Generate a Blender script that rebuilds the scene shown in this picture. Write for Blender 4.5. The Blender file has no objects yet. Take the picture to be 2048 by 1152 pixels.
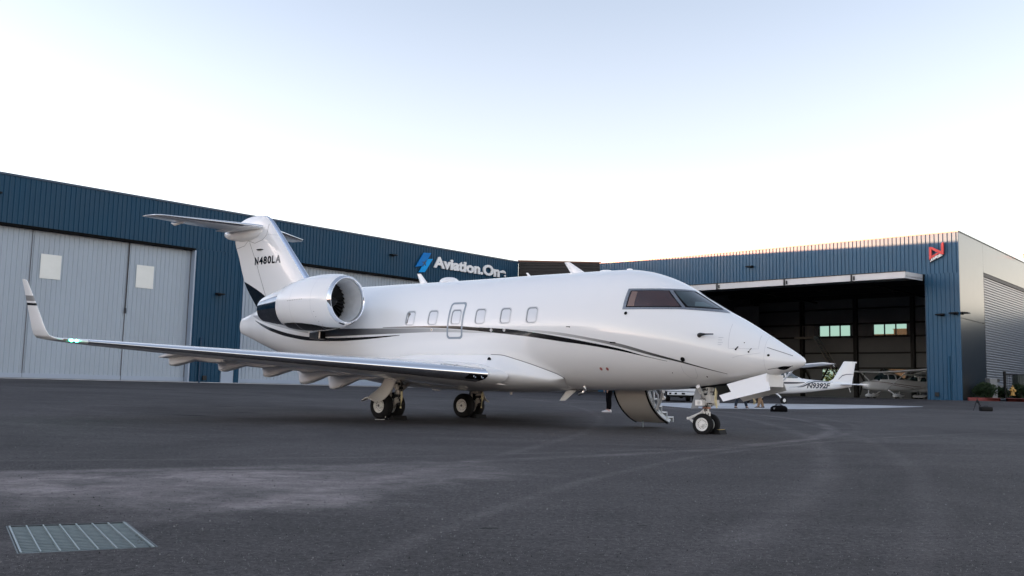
import bpy, bmesh, math, random
from mathutils import Vector, Matrix
random.seed(7)
S=bpy.context.scene; COL=S.collection
rad=math.radians
SKY_EL=1.0;SKY_DUST=.6;SKY_OZ=1.5;SKY_SAT=.42;SKY_TINT=(1.0,.98,1.03,1);SKY_STR=.15;SUN_E=4.5;EXPO=4.15;ASPH=(.064,.0575,.0572)
SKY_R=[(.74,.735,.74,1),(.465,.495,.54,1),(.42,.46,.52,1),(.58,.585,.61,1)]

# ---------------- camera ----------------
PITCH,ROLL,FPX=rad(6.1675),rad(1.3424),1865.08
fw=Vector((0,math.cos(PITCH),math.sin(PITCH))); rt=Vector((1,0,0)); up=rt.cross(fw)
r2=math.cos(ROLL)*rt+math.sin(ROLL)*up; u2=-math.sin(ROLL)*rt+math.cos(ROLL)*up
cam=bpy.data.cameras.new('camera'); cam.sensor_width=36; cam.lens=FPX/2048*36; cam.clip_start=.05; cam.clip_end=3000
camo=bpy.data.objects.new('camera',cam); COL.objects.link(camo)
camo.matrix_world=Matrix(((r2.x,u2.x,-fw.x,0),(r2.y,u2.y,-fw.y,0),(r2.z,u2.z,-fw.z,.88),(0,0,0,1)))
S.camera=camo
# ---------------- world, sun, exposure ----------------
SUN_EL=rad(1.0)
TH=rad(47.504); D1=Vector((math.cos(TH),math.sin(TH),0)); NL=Vector((math.sin(TH),-math.cos(TH),0)); D2=-NL
PHI=rad(42)
trav=(math.cos(PHI)*NL+math.sin(PHI)*D1).normalized()      # horizontal direction the light travels
w=bpy.data.worlds.new("World"); S.world=w; w.use_nodes=True
nt=w.node_tree; N=nt.nodes; Lk=nt.links; bg=N['Background']
sky=N.new('ShaderNodeTexSky'); sky.sky_type='NISHITA'; sky.sun_disc=False
sky.sun_elevation=rad(SKY_EL); sun_az=math.atan2(-trav.x,-trav.y); sky.sun_rotation=sun_az
sky.air_density=1.0; sky.dust_density=SKY_DUST; sky.ozone_density=SKY_OZ; sky.altitude=0
hs=N.new('ShaderNodeHueSaturation'); hs.inputs['Saturation'].default_value=SKY_SAT
mx=N.new('ShaderNodeMix'); mx.data_type='RGBA'; mx.blend_type='MULTIPLY'; mx.inputs['Factor'].default_value=1
mx.inputs['B'].default_value=SKY_TINT
tcw=N.new('ShaderNodeTexCoord');spx=N.new('ShaderNodeSeparateXYZ');crw=N.new('ShaderNodeValToRGB');mx2=N.new('ShaderNodeMix');mx2.data_type='RGBA';mx2.blend_type='MULTIPLY';mx2.inputs['Factor'].default_value=1
Lk.new(tcw.outputs['Generated'],spx.inputs[0]);Lk.new(spx.outputs['Z'],crw.inputs[0])
E0=crw.color_ramp.elements;E0[0].position=0;E0[0].color=(1.0,1.0,1.0,1);E0[1].position=1;E0[1].color=SKY_R[2]
for p_,c_ in ((.13,SKY_R[0]),(.25,SKY_R[3]),(.40,SKY_R[1])):
    e_=E0.new(p_);e_.color=c_
Lk.new(sky.outputs[0],hs.inputs['Color']); Lk.new(hs.outputs[0],mx.inputs['A']); Lk.new(mx.outputs['Result'],mx2.inputs['A']);Lk.new(crw.outputs[0],mx2.inputs['B']);Lk.new(mx2.outputs['Result'],bg.inputs['Color'])
bg.inputs['Strength'].default_value=SKY_STR
sl=bpy.data.lights.new('sun','SUN'); sl.energy=SUN_E; sl.angle=rad(.3); sl.color=(1,.30,.13)
so=bpy.data.objects.new('sun',sl); COL.objects.link(so)
sd=Vector((trav.x*math.cos(SUN_EL),trav.y*math.cos(SUN_EL),-math.sin(SUN_EL)))
so.rotation_euler=sd.to_track_quat('-Z','Y').to_euler(); so.location=(-40,-20,30)
S.view_settings.view_transform='Standard'; S.view_settings.look='None'; S.view_settings.exposure=EXPO; S.view_settings.gamma=1
S.render.engine='CYCLES'; S.cycles.max_bounces=6; S.render.resolution_x=1024; S.render.resolution_y=576
# ---------------- helpers ----------------
def tag(o,label=None,cat=None,group=None,kind=None):
    if label:o['label']=label
    if cat:o['category']=cat
    if group:o['group']=group
    if kind:o['kind']=kind
    return o
def empty(name,label,cat,loc=(0,0,0),rz=0,group=None,mat=None):
    o=bpy.data.objects.new(name,None); COL.objects.link(o); o.empty_display_size=.3
    if mat is not None:o.matrix_world=mat
    else:
        o.location=loc;o.rotation_euler=(0,0,rz)
    return tag(o,label,cat,group)
def lerp(a,b,t):return a+(b-a)*t
class MB:
    def __init__(s):s.v=[];s.f=[]
    def add(s,vs,fs):
        b=len(s.v);s.v+=[tuple(v) for v in vs];s.f+=[tuple(i+b for i in f) for f in fs];return s
    def box(s,x0,x1,y0,y1,z0,z1):
        return s.add([(x0,y0,z0),(x1,y0,z0),(x1,y1,z0),(x0,y1,z0),(x0,y0,z1),(x1,y0,z1),(x1,y1,z1),(x0,y1,z1)],
          [(0,3,2,1),(4,5,6,7),(0,1,5,4),(1,2,6,5),(2,3,7,6),(3,0,4,7)])
    def hexa(s,b,t):   # two quads
        return s.add(list(b)+list(t),[(0,3,2,1),(4,5,6,7),(0,1,5,4),(1,2,6,5),(2,3,7,6),(3,0,4,7)])
    def bar(s,p0,p1,w,h,upv=(0,0,1)):
        p0,p1=Vector(p0),Vector(p1);d=(p1-p0).normalized();a=d.cross(Vector(upv))
        if a.length<1e-4:a=d.cross(Vector((1,0,0)))
        a.normalize();b=a.cross(d);a*=w/2;b*=h/2
        return s.hexa([p0-a-b,p0+a-b,p0+a+b,p0-a+b],[p1-a-b,p1+a-b,p1+a+b,p1-a+b])
    def tube(s,pts,rs,n=12,cap=True):
        pts=[Vector(p) for p in pts]
        if not hasattr(rs,'__len__'):rs=[rs]*len(pts)
        rings=[]
        for i,p in enumerate(pts):
            d=(pts[min(i+1,len(pts)-1)]-pts[max(i-1,0)]).normalized()
            a=d.cross(Vector((0,0,1)))
            if a.length<.05:a=d.cross(Vector((1,0,0)))
            a.normalize();b=d.cross(a)
            rings.append([p+rs[i]*(math.cos(k*2*math.pi/n)*a+math.sin(k*2*math.pi/n)*b) for k in range(n)])
        return s.loft(rings,cap)
    def loft(s,rings,cap=True,close=True):
        n=len(rings[0]);vs=[p for r in rings for p in r];fs=[]
        for i in range(len(rings)-1):
            for k in range(n if close else n-1):
                k2=(k+1)%n;fs.append((i*n+k,i*n+k2,(i+1)*n+k2,(i+1)*n+k))
        if cap and close:
            fs.append(tuple(range(n))[::-1]);fs.append(tuple((len(rings)-1)*n+k for k in range(n)))
        return s.add(vs,fs)
    def lathe(s,prof,c,ax='x',n=48):   # prof: (t,r) along axis
        rings=[]
        for t,r in prof:
            ring=[]
            for k in range(n):
                a=k*2*math.pi/n;ca,sa=r*math.cos(a),r*math.sin(a)
                if ax=='x':ring.append((c[0]+t,c[1]+ca,c[2]+sa))
                elif ax=='y':ring.append((c[0]+ca,c[1]+t,c[2]+sa))
                else:ring.append((c[0]+ca,c[1]+sa,c[2]+t))
            rings.append(ring)
        return s.loft(rings,cap=False)
    def grid(s,fn,nu,nv):
        vs=[fn(i/nu,j/nv) for i in range(nu+1) for j in range(nv+1)]
        fs=[(i*(nv+1)+j,(i+1)*(nv+1)+j,(i+1)*(nv+1)+j+1,i*(nv+1)+j+1) for i in range(nu) for j in range(nv)]
        return s.add(vs,fs)
    def prism(s,poly,fn,d0,d1):  # poly 2D ; fn(a,b,d)->3D
        n=len(poly)
        vs=[fn(a,b,d0) for a,b in poly]+[fn(a,b,d1) for a,b in poly]
        fs=[tuple(range(n)),tuple(range(n,2*n))[::-1]]+[(i,(i+1)%n,n+(i+1)%n,n+i) for i in range(n)]
        return s.add(vs,fs)
    def build(s,name,mat,parent=None,smooth=False,bevel=0,angle=None,weld=False,solid=0):
        me=bpy.data.meshes.new(name);me.from_pydata(s.v,[],s.f)
        bm=bmesh.new();bm.from_mesh(me)
        if weld:bmesh.ops.remove_doubles(bm,verts=bm.verts,dist=1e-4)
        bmesh.ops.recalc_face_normals(bm,faces=bm.faces)
        if bevel:bmesh.ops.bevel(bm,geom=[e for e in bm.edges if len(e.link_faces)==2 and e.calc_face_angle(0)>.5],offset=bevel,segments=2,affect='EDGES',profile=.5)
        if smooth:
            for f in bm.faces:f.smooth=True
            lim=rad(angle if angle else 38)
            for e in bm.edges:
                if len(e.link_faces)!=2 or e.calc_face_angle(0)>lim:e.smooth=False
        bm.to_mesh(me);bm.free()
        me.materials.append(mat)
        o=bpy.data.objects.new(name,me);COL.objects.link(o)
        if parent:o.parent=parent
        if solid:
            m=o.modifiers.new('s','SOLIDIFY');m.thickness=solid;m.offset=0
        return o
def child(o,parent):
    o.parent=parent;return o
# ---------------- materials ----------------
def mat(name,col,rough=.5,metal=0,var=0,vscale=3,bump=0,bscale=40,coat=0,emis=None,rvar=0,stretch=(1,1,1),spec=.5,alpha=None):
    m=bpy.data.materials.new(name);m.use_nodes=True;t=m.node_tree;b=t.nodes['Principled BSDF']
    b.inputs['Base Color'].default_value=(*col,1);b.inputs['Roughness'].default_value=rough;b.inputs['Metallic'].default_value=metal
    b.inputs['Coat Weight'].default_value=coat;b.inputs['Coat Roughness'].default_value=.03;b.inputs['Specular IOR Level'].default_value=spec
    if emis:
        b.inputs['Emission Color'].default_value=(*emis[:3],1);b.inputs['Emission Strength'].default_value=emis[3]
    tc=t.nodes.new('ShaderNodeTexCoord');mp=t.nodes.new('ShaderNodeMapping');mp.inputs['Scale'].default_value=stretch
    t.links.new(tc.outputs['Object'],mp.inputs['Vector'])
    if var or rvar:
        n=t.nodes.new('ShaderNodeTexNoise');n.inputs['Scale'].default_value=vscale;n.inputs['Detail'].default_value=6;n.inputs['Roughness'].default_value=.6
        t.links.new(mp.outputs[0],n.inputs['Vector'])
        if var:
            r=t.nodes.new('ShaderNodeMapRange');r.inputs['From Min'].default_value=.25;r.inputs['From Max'].default_value=.75
            r.inputs['To Min'].default_value=1-var;r.inputs['To Max'].default_value=1+var
            x=t.nodes.new('ShaderNodeMix');x.data_type='RGBA';x.blend_type='MULTIPLY';x.inputs['Factor'].default_value=1
            x.inputs['A'].default_value=(*col,1)
            t.links.new(n.outputs['Fac'],r.inputs['Value']);t.links.new(r.outputs[0],x.inputs['B']);t.links.new(x.outputs['Result'],b.inputs['Base Color'])
        if rvar:
            r=t.nodes.new('ShaderNodeMapRange');r.inputs['From Min'].default_value=.3;r.inputs['From Max'].default_value=.7
            r.inputs['To Min'].default_value=max(0,rough-rvar);r.inputs['To Max'].default_value=min(1,rough+rvar)
            t.links.new(n.outputs['Fac'],r.inputs['Value']);t.links.new(r.outputs[0],b.inputs['Roughness'])
    if bump:
        n=t.nodes.new('ShaderNodeTexNoise');n.inputs['Scale'].default_value=bscale;n.inputs['Detail'].default_value=4
        t.links.new(mp.outputs[0],n.inputs['Vector'])
        bp=t.nodes.new('ShaderNodeBump');bp.inputs['Strength'].default_value=bump;bp.inputs['Distance'].default_value=.01
        t.links.new(n.outputs['Fac'],bp.inputs['Height']);t.links.new(bp.outputs[0],b.inputs['Normal'])
    return m
WHITE=mat('white_aircraft_paint',(.875,.88,.885),.24,var=.006,vscale=.6,coat=.5)
WHITE2=mat('white_undercarriage_paint',(.78,.77,.75),.38,var=.06,vscale=6)
DIRTY=mat('worn_gear_paint',(.42,.40,.37),.45,var=.3,vscale=14)
BLACK=mat('black_aircraft_paint',(.008,.008,.009),.12,coat=.7)
GREYP=mat('silver_grey_stripe_paint',(.20,.20,.205),.2,coat=.6)
DGREY=mat('graphite_stripe_paint',(.07,.07,.072),.18,coat=.6)
CHROME=mat('polished_aluminium',(.88,.89,.91),.07,1,bump=.02,bscale=3,rvar=.03)
DCHROME=mat('polished_nozzle_metal',(.28,.31,.35),.12,1,var=.2,vscale=5,bump=.05,bscale=4)
RUBBER=mat('tyre_rubber',(.007,.007,.008),.8,spec=.3,var=.3,vscale=20)
RIM=mat('white_wheel_rim',(.75,.75,.73),.35,var=.08,vscale=12)
HOLE=mat('dark_recess',(.003,.003,.0035),.8,spec=.15)
GLASS_R=mat('shaded_cockpit_glass',(.045,.020,.019),.05,var=.35,vscale=2.2,coat=1)
GLASS_B=mat('windshield_glass',(.018,.034,.038),.03,var=.6,vscale=3,coat=1)
PANE=mat('cabin_pane_closed_shade',(.70,.72,.75),.08,coat=1)
SEAL_CRESC=mat('window_seal_crescent',(.20,.22,.24),.4)
WFRAME=mat('riveted_window_frame',(.26,.28,.31),.32,.6,var=.25,vscale=30)
EXITL=mat('exit_outline_paint',(.27,.32,.37),.3,coat=.4)
TAUPE=mat('door_skin_paint',(.52,.50,.47),.35,coat=.3)
LINE=mat('panel_gap',(.12,.12,.13),.6)
LINEF=mat('faint_panel_gap',(.55,.56,.58),.4)
INTAKE=mat('intake_liner',(.74,.75,.76),.5,0,var=.1,vscale=8)
REDM=mat('red_placard',(.35,.05,.05),.5)
RIBBON=mat('pale_yellow_ribbon',(.70,.62,.38),.7,var=.2,vscale=10)
BLUE=mat('blue_metal_siding',(.003,.053,.110),.5,spec=.3,var=.10,vscale=.5,rvar=.06,stretch=(1,1,.35))
BLUER=mat('blue_metal_siding_of_right_hangar',(.015,.085,.165),.45,spec=.35,var=.10,vscale=.5,rvar=.06,stretch=(1,1,.35))
BTRIM=mat('blue_metal_trim',(.008,.045,.10),.35)
DOORG=mat('grey_door_siding',(.385,.45,.52),.5,var=.07,vscale=.4,stretch=(1,1,.3),rvar=.06)
DOORT=mat('grey_door_trim',(.36,.43,.53),.4)
SILV=mat('silver_metal_panel',(.115,.115,.117),.28,.8,var=.05,vscale=1.2,bump=.03,bscale=1.2)
SLAT=mat('silver_roller_slat',(.27,.275,.29),.35,.5,var=.06,vscale=2)
BROWN=mat('dark_brown_slat',(.022,.019,.018),.6,var=.15,vscale=1)
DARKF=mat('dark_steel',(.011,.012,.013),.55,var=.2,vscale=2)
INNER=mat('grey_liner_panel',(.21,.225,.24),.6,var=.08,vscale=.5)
ROOFM=mat('roof_metal',(.35,.36,.37),.5)
LAMPB=mat('black_lamp_housing',(.006,.006,.007),.6,spec=.25)
GLASSW=mat('greenish_window_glass',(.5,.8,.75),.05)
BLUESIGN=mat('sign_light_blue',(.004,.36,.86),.6,spec=.2)
BLUESIGN2=mat('sign_mid_blue',(.004,.20,.60),.6,spec=.2)
WSIGN=mat('sign_white',(.92,.92,.92),.5)
RSIGN=mat('sign_red',(.62,.03,.03),.4)
CONC=mat('pale_concrete',(.46,.465,.48),.85,var=.25,vscale=1.5,stretch=(1,1,1))
CURB=mat('red_kerb_paint',(.20,.038,.036),.7,var=.2,vscale=3)
HYD=mat('yellow_hydrant_paint',(.50,.29,.07),.45,var=.12,vscale=8)
GREENB=mat('dark_green_cabinet',(.05,.065,.06),.5,var=.15,vscale=3)
GREYC=mat('grey_cabinet',(.20,.21,.22),.5,var=.1,vscale=3)
SOIL=mat('planting_soil',(.05,.04,.03),.95,var=.4,vscale=4,bump=.5)
LEAF=mat('shrub_leaf',(.018,.04,.016),.6,var=.5,vscale=3)
LEAF2=mat('tree_leaf',(.014,.06,.03),.6,var=.5,vscale=2)
BARK=mat('bark',(.09,.065,.045),.9,var=.3,vscale=6)
STEELD=mat('galvanised_steel_worn',(.09,.11,.115),.5,.3,var=.2,vscale=15)
STEEL=mat('galvanised_steel',(.27,.32,.33),.42,.35,var=.15,vscale=15)
CLOTHB=mat('black_cloth',(.004,.004,.005),.95,spec=.15,var=.3,vscale=10)
DENIM=mat('dark_blue_denim',(.02,.028,.045),.9,var=.25,vscale=20)
TAN=mat('tan_cotton',(.30,.19,.11),.9,var=.15,vscale=12)
SKIN=mat('skin',(.45,.27,.19),.55,var=.05)
HAIRM=mat('dark_hair',(.02,.015,.01),.6)
SHOEW=mat('white_shoe',(.7,.7,.7),.5)
SHOEB=mat('black_shoe',(.015,.015,.015),.5)
SHIRT=mat('grey_shirt',(.18,.19,.21),.9)
TAILL=mat('red_tail_lamp',(.4,.02,.02),.2)
ORANGE=mat('orange_beacon',(.20,.012,.008),.4)
CES=mat('white_light_aircraft_paint',(.86,.87,.88),.3,coat=.4,var=.02)
CESD=mat('blue_grey_stripe',(.03,.045,.075),.3)
CESR=mat('maroon_stripe',(.10,.015,.02),.3)
# ---------------- terrain ----------------
PL=Vector((-31.07,55.30,0)); PC=Vector((32.22,66.75,0))
def smst(t):t=min(1,max(0,t));return t*t*(3-2*t)
def gz(x,y):
    p=Vector((x,y,0));dl=max(0,(p-PL).dot(NL));dr=max(0,-(p-PC).dot(D1))
    a=.8-.8*dl/44;b=.8-.25*smst(dr/10)-.0105*dr
    return min(.8,math.log(math.exp(a*30)+math.exp(b*30)+1)/30)
def axis(lo,hi,step,far):
    v=[];x=lo
    while x<=hi:v.append(x);x+=step
    k=step
    while v[-1]<far:k*=1.5;v.append(v[-1]+k);v.insert(0,v[0]-k)
    return v
ax_=axis(-60,70,1.0,1500);ay_=axis(-4,110,1.0,1500)
# the asphalt keeps clear of the drain shaft: one small rectangle of cells is left open
GR=[Vector((-2.955,5.655,0)),Vector((-2.37,5.92,0)),Vector((-1.86,5.085,0)),Vector((-2.445,4.81,0))]
m=MB();ny=len(ay_)
m.v=[(x,y,gz(x,y)) for x in ax_ for y in ay_]
m.f=[(i*ny+j,(i+1)*ny+j,(i+1)*ny+j+1,i*ny+j+1) for i in range(len(ax_)-1) for j in range(ny-1)]
# drop the cells round the drain and refill them with a collar round the hole
hx0,hx1,hy0,hy1=-4,-1,4,7
def inside(f):
    c=[m.v[i] for i in f];cx=sum(p[0] for p in c)/4;cy=sum(p[1] for p in c)/4
    return hx0<cx<hx1 and hy0<cy<hy1
m.f=[f for f in m.f if not inside(f)]
outer=[(x,hy0) for x in (-4,-3,-2,-1)]+[(-1,y) for y in (5,6,7)]+[(x,7) for x in (-2,-3,-4)]+[(-4,y) for y in (6,5)]
fb=bmesh.new();E_=[]
for lp in ([Vector((x,y,0)) for x,y in outer],GR):
    vv=[fb.verts.new((p.x,p.y,gz(p.x,p.y))) for p in lp];E_+=[fb.edges.new((vv[i],vv[(i+1)%len(vv)])) for i in range(len(vv))]
bmesh.ops.triangle_fill(fb,edges=E_,use_beauty=True,normal=(0,0,1));fb.verts.index_update()
m.add([tuple(v.co) for v in fb.verts],[tuple(v.index for v in f.verts) for f in fb.faces]);fb.free()
apron=m.build('apron',mat('t',(0,0,0)),smooth=True,weld=True);tag(apron,kind='structure')
# asphalt material
def asphalt():
    m=bpy.data.materials.new('asphalt');m.use_nodes=True;t=m.node_tree;Nn=t.nodes;L=t.links;b=Nn['Principled BSDF']
    tc=Nn.new('ShaderNodeTexCoord');P=tc.outputs['Object']
    def noise(sc,det=5,ro=.6,stretch=None,dist=0):
        n=Nn.new('ShaderNodeTexNoise');n.inputs['Scale'].default_value=sc;n.inputs['Detail'].default_value=det;n.inputs['Roughness'].default_value=ro;n.inputs['Distortion'].default_value=dist
        if stretch:
            mp=Nn.new('ShaderNodeMapping');mp.inputs['Scale'].default_value=stretch[:3];mp.inputs['Rotation'].default_value=(0,0,stretch[3]);L.new(P,mp.inputs[0]);L.new(mp.outputs[0],n.inputs[0])
        else:L.new(P,n.inputs[0])
        return n.outputs['Fac']
    def mr(v,a,b_,c,d,smooth=False):
        r=Nn.new('ShaderNodeMapRange');r.inputs[1].default_value=a;r.inputs[2].default_value=b_;r.inputs[3].default_value=c;r.inputs[4].default_value=d
        if smooth:r.interpolation_type='SMOOTHSTEP'
        L.new(v,r.inputs[0]);return r.outputs[0]
    def op(o,a,b_=None):
        n=Nn.new('ShaderNodeMath');n.operation=o
        for i,x in enumerate((a,b_)):
            if x is None:continue
            if isinstance(x,(int,float)):n.inputs[i].default_value=x
            else:L.new(x,n.inputs[i])
        return n.outputs[0]
    def dist(cx,cy,sx=1,sy=1,rot=0):
        mp=Nn.new('ShaderNodeMapping');mp.vector_type='POINT'
        # location first: subtract centre, then rotate/scale by a second mapping
        mp.inputs['Location'].default_value=(-cx,-cy,0);L.new(P,mp.inputs[0])
        m2=Nn.new('ShaderNodeMapping');m2.vector_type='TEXTURE';m2.inputs['Rotation'].default_value=(0,0,rot);m2.inputs['Scale'].default_value=(sx,sy,1e6);L.new(mp.outputs[0],m2.inputs[0])
        v=Nn.new('ShaderNodeVectorMath');v.operation='LENGTH';L.new(m2.outputs[0],v.inputs[0]);return v.outputs['Value']
    big=mr(noise(.16,6,.68,(1,1,1,0),.8),.32,.68,.66,1.34)
    strk=mr(noise(.5,6,.7,(.35,2.2,1,.5),.8),.3,.7,.86,1.16)
    mid=mr(noise(2.2,5,.65),.3,.7,.90,1.11)
    fine=mr(noise(34,6,.85),.36,.64,.40,1.65)
    fin2=mr(noise(15,7,.85),.35,.65,.52,1.52)
    val=op('MULTIPLY',op('MULTIPLY',big,strk),mid)
    # pale dust patches by the drain and trail marks left by turning wheels
    wob=noise(.9,5,.7)
    def patch(cx,cy,sx,sy,rot,amt):
        d=op('ADD',dist(cx,cy,sx,sy,rot),mr(wob,.2,.8,-.45,.45));return mr(d,.35,1.05,amt,0,True)
    pt=op('ADD',patch(-2.6,7.9,2.4,2.1,.3,.8),patch(-1.4,9.6,2.9,1.3,.6,.5))
    pt=op('ADD',pt,patch(-1.6,7.2,.7,.6,0,.5));pt=op('ADD',pt,patch(-4.9,7.8,1.8,1.8,0,.6))
    pn=mr(noise(1.5,7,.75,(1,1.3,1,.4),1.2),.28,.62,.22,1.15);pt=op('MULTIPLY',pt,pn)
    def arc(cx,cy,R,wd,amt):
        d=op('SUBTRACT',dist(cx,cy),R);d=op('ADD',d,mr(noise(.25,3,.5),.2,.8,-.5*wd,.5*wd))
        a=mr(op('ABSOLUTE',d),0,wd,amt,0,True);return op('MULTIPLY',a,mr(noise(.7,5,.75),.35,.65,.1,1))
    ar=op('ADD',arc(-16.28,31.6,25.64,.30,.75),arc(-53.61,32.58,61.21,.30,.45))
    ar=op('ADD',ar,arc(-79.1,34.88,82.09,.2,.35));ar=op('ADD',ar,arc(30.1,-2.75,31.71,.14,.45));ar=op('ADD',ar,arc(-52.5,32.6,61.21,.22,.25))
    ar=op('ADD',ar,arc(-14,33,24.6,.16,.3))
    pt=op('ADD',op('MULTIPLY',pt,.9),op('MULTIPLY',ar,.75))
    # dark oil spots
    def spot(cx,cy,sx,sy,rot):
        return mr(op('ADD',dist(cx,cy,sx,sy,rot),mr(noise(3,3,.6),.2,.8,-.3,.3)),.5,1.05,.75,0,True)
    sp=spot(-.12,6.02,.10,.028,.2)
    for q in ((-7.5,22.2,.5,.25,0),(-12.5,40,3.2,.25,-.2),(-8.6,28,.5,.25,.3),(-6.8,24.5,.4,.2,0),(.9,6.3,.05,.03,0)):sp=op('ADD',sp,spot(*q))
    vor=Nn.new('ShaderNodeTexVoronoi');vor.inputs['Scale'].default_value=95;L.new(P,vor.inputs[0])
    chip=op('MULTIPLY',mr(vor.outputs['Distance'],.16,.30,1,0),mr(noise(40,2,.5),.56,.66,0,1))
    vor2=Nn.new('ShaderNodeTexVoronoi');vor2.inputs['Scale'].default_value=60;L.new(P,vor2.inputs[0])
    chip2=op('MULTIPLY',mr(vor2.outputs['Distance'],.10,.2,1,0),mr(noise(21,2,.5),.60,.68,0,1))
    val=op('MULTIPLY',val,op('MULTIPLY',fine,fin2))
    val=op('ADD',val,op('MULTIPLY',pt,2.15))
    val=op('MULTIPLY',val,op('SUBTRACT',1,sp))
    c=Nn.new('ShaderNodeMix');c.data_type='RGBA';c.inputs['A'].default_value=(*ASPH,1);c.inputs['B'].default_value=(*[a*1.25 for a in (ASPH[0]*1.03,ASPH[1]*1.0,ASPH[2]*.98)],1)
    L.new(op('MINIMUM',pt,1),c.inputs['Factor'])
    c2=Nn.new('ShaderNodeVectorMath');c2.operation='SCALE';L.new(c.outputs['Result'],c2.inputs[0]);L.new(val,c2.inputs['Scale'])
    c3=Nn.new('ShaderNodeMix');c3.data_type='RGBA';L.new(c2.outputs[0],c3.inputs['A']);c3.inputs['B'].default_value=(.30,.29,.28,1);L.new(op('MINIMUM',op('ADD',op('MULTIPLY',chip,.55),chip2),1),c3.inputs['Factor'])
    L.new(c3.outputs['Result'],b.inputs['Base Color'])
    b.inputs['Roughness'].default_value=.8;b.inputs['Specular IOR Level'].default_value=.25
    bp=Nn.new('ShaderNodeBump');bp.inputs['Strength'].default_value=.7;bp.inputs['Distance'].default_value=.006;L.new(op('ADD',fine,op('MULTIPLY',chip,.6)),bp.inputs['Height']);L.new(bp.outputs[0],b.inputs['Normal'])
    return m
apron.data.materials.clear();apron.data.materials.append(asphalt())
# sheets that follow the ground
def sheet(poly,fn_n=14,off=.004):
    # poly = (left edge pts, right edge pts) lists of equal length -> strip grid
    A_,B_=poly;mb=MB()
    def f(u,v):
        i=min(int(u*(len(A_)-1)),len(A_)-2);t=u*(len(A_)-1)-i
        a=Vector(A_[i]).lerp(Vector(A_[i+1]),t);b=Vector(B_[i]).lerp(Vector(B_[i+1]),t);p=a.lerp(b,v)
        return (p.x,p.y,gz(p.x,p.y)+off)
    return mb.grid(f,fn_n*(len(A_)-1),6)
# ray helper used to lay ground marks on the terrain
def groundhit(px,py):
    d=(r2*((px-1024)/FPX)+u2*(-(py-576)/FPX)+fw);t=3.0
    while t<170:
        x,y,z=d.x*t,d.y*t,.88+d.z*t
        if z<gz(x,y):return (x,y,0)
        t+=.05
    return (d.x*170,d.y*170,0)
# ---------------- drain ----------------
dr=empty('storm_drain','galvanised steel drain grate sunk in dark asphalt at the lower left','drain',((GR[0]+GR[2])/2))
def loc(o,par):
    o.parent=par;o.matrix_parent_inverse=par.matrix_basis.inverted();return o
e1=(GR[1]-GR[0]);e2=(GR[3]-GR[0])
def gp(a,b,z):p=GR[0]+e1*a+e2*b;return (p.x,p.y,z)
mb=MB();m2_=MB()
for k in range(19):
    t=(k+.5)/19;a,b=Vector(gp(.02,t,-.006)),Vector(gp(.985,t,-.006));mb.bar(a,b,.009,.006);m2_.bar(a-Vector((0,0,.022)),b-Vector((0,0,.022)),.004,.036)
loc(mb.build('bearing_bars',STEEL),dr);loc(m2_.build('bar_webs',mat('shaded_web_steel',(.11,.14,.145),.6,.3)),dr)  # web colour darkened to carry the shade between the bars
mb=MB()
for k in range(8):
    t=.012+k/7*.976;mb.bar(gp(t,.005,.0),gp(t,.995,.0),.007 if 0<k<7 else .010,.009)
loc(mb.build('cross_bars',STEEL),dr)
mb=MB()
for a,b in ((0,1),(1,2),(2,3),(3,0)):
    A_=GR[a]+(GR[a]-(GR[0]+GR[2])/2)*.02;B_=GR[b]+(GR[b]-(GR[0]+GR[2])/2)*.02
    mb.bar((A_.x,A_.y,-.024),(B_.x,B_.y,-.024),.008,.05)
loc(mb.build('frame',STEELD),dr)
mb=MB();mb.add([gp(0,0,-.5),gp(1,0,-.5),gp(1,1,-.5),gp(0,1,-.5)]+[gp(0,0,.0),gp(1,0,.0),gp(1,1,.0),gp(0,1,.0)],[(0,1,2,3),(0,1,5,4),(1,2,6,5),(2,3,7,6),(3,0,4,7)])
loc(mb.build('shaft',mat('drain_shaft_concrete',(.06,.065,.065),.9,var=.3)),dr)
# concrete strips before the right hangar
tp=[(1290,805.5),(1450,806.5),(1600,808),(1750,810.5),(1846,813.2)];bt=[(1290,808.5),(1380,816.5),(1600,818.5),(1750,816.3),(1846,813.8)]
o=sheet(([groundhit(*p) for p in tp],[groundhit(*p) for p in bt])).build('concrete_strip',CONC,smooth=True);tag(o,kind='structure')
# ---------------- loose grit on the asphalt ----------------
rg=random.Random(21)
for nm,n_g,mt_g in (('loose_grit',15000,mat('pale_stone_chips',(.19,.187,.185),.8,var=.7,vscale=30)),('dark_grit',15000,mat('dark_stone_chips',(.022,.021,.023),.8))):
    mb=MB();k=0
    while k<n_g:
        d_=3.6*(1+rg.random()**2.2*4.5);x_=(rg.random()-.5)*1.16*d_;p=Vector((x_,d_,0))
        q=p-GR[0];a_=q.dot(e1)/e1.length_squared;b_=q.dot(e2)/e2.length_squared
        if -.05<a_<1.05 and -.05<b_<1.05:continue
        k+=1;r=rg.uniform(.0017,.0042)*(1.9 if rg.random()<.04 else 1)*(d_/5)**.2;z=gz(x_,d_);t=rg.random()*6.28;h=r*rg.uniform(.8,1.5)
        v_=[(x_+r*math.cos(t+i*2.1)*rg.uniform(.7,1.3),d_+r*math.sin(t+i*2.1)*rg.uniform(.7,1.3),z-.001) for i in range(3)]
        mb.add(v_+[(x_+rg.uniform(-.3,.3)*r,d_+rg.uniform(-.3,.3)*r,z+h)],[(0,1,3),(1,2,3),(2,0,3)])
    tag(mb.build(nm,mt_g),kind='stuff')
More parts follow.
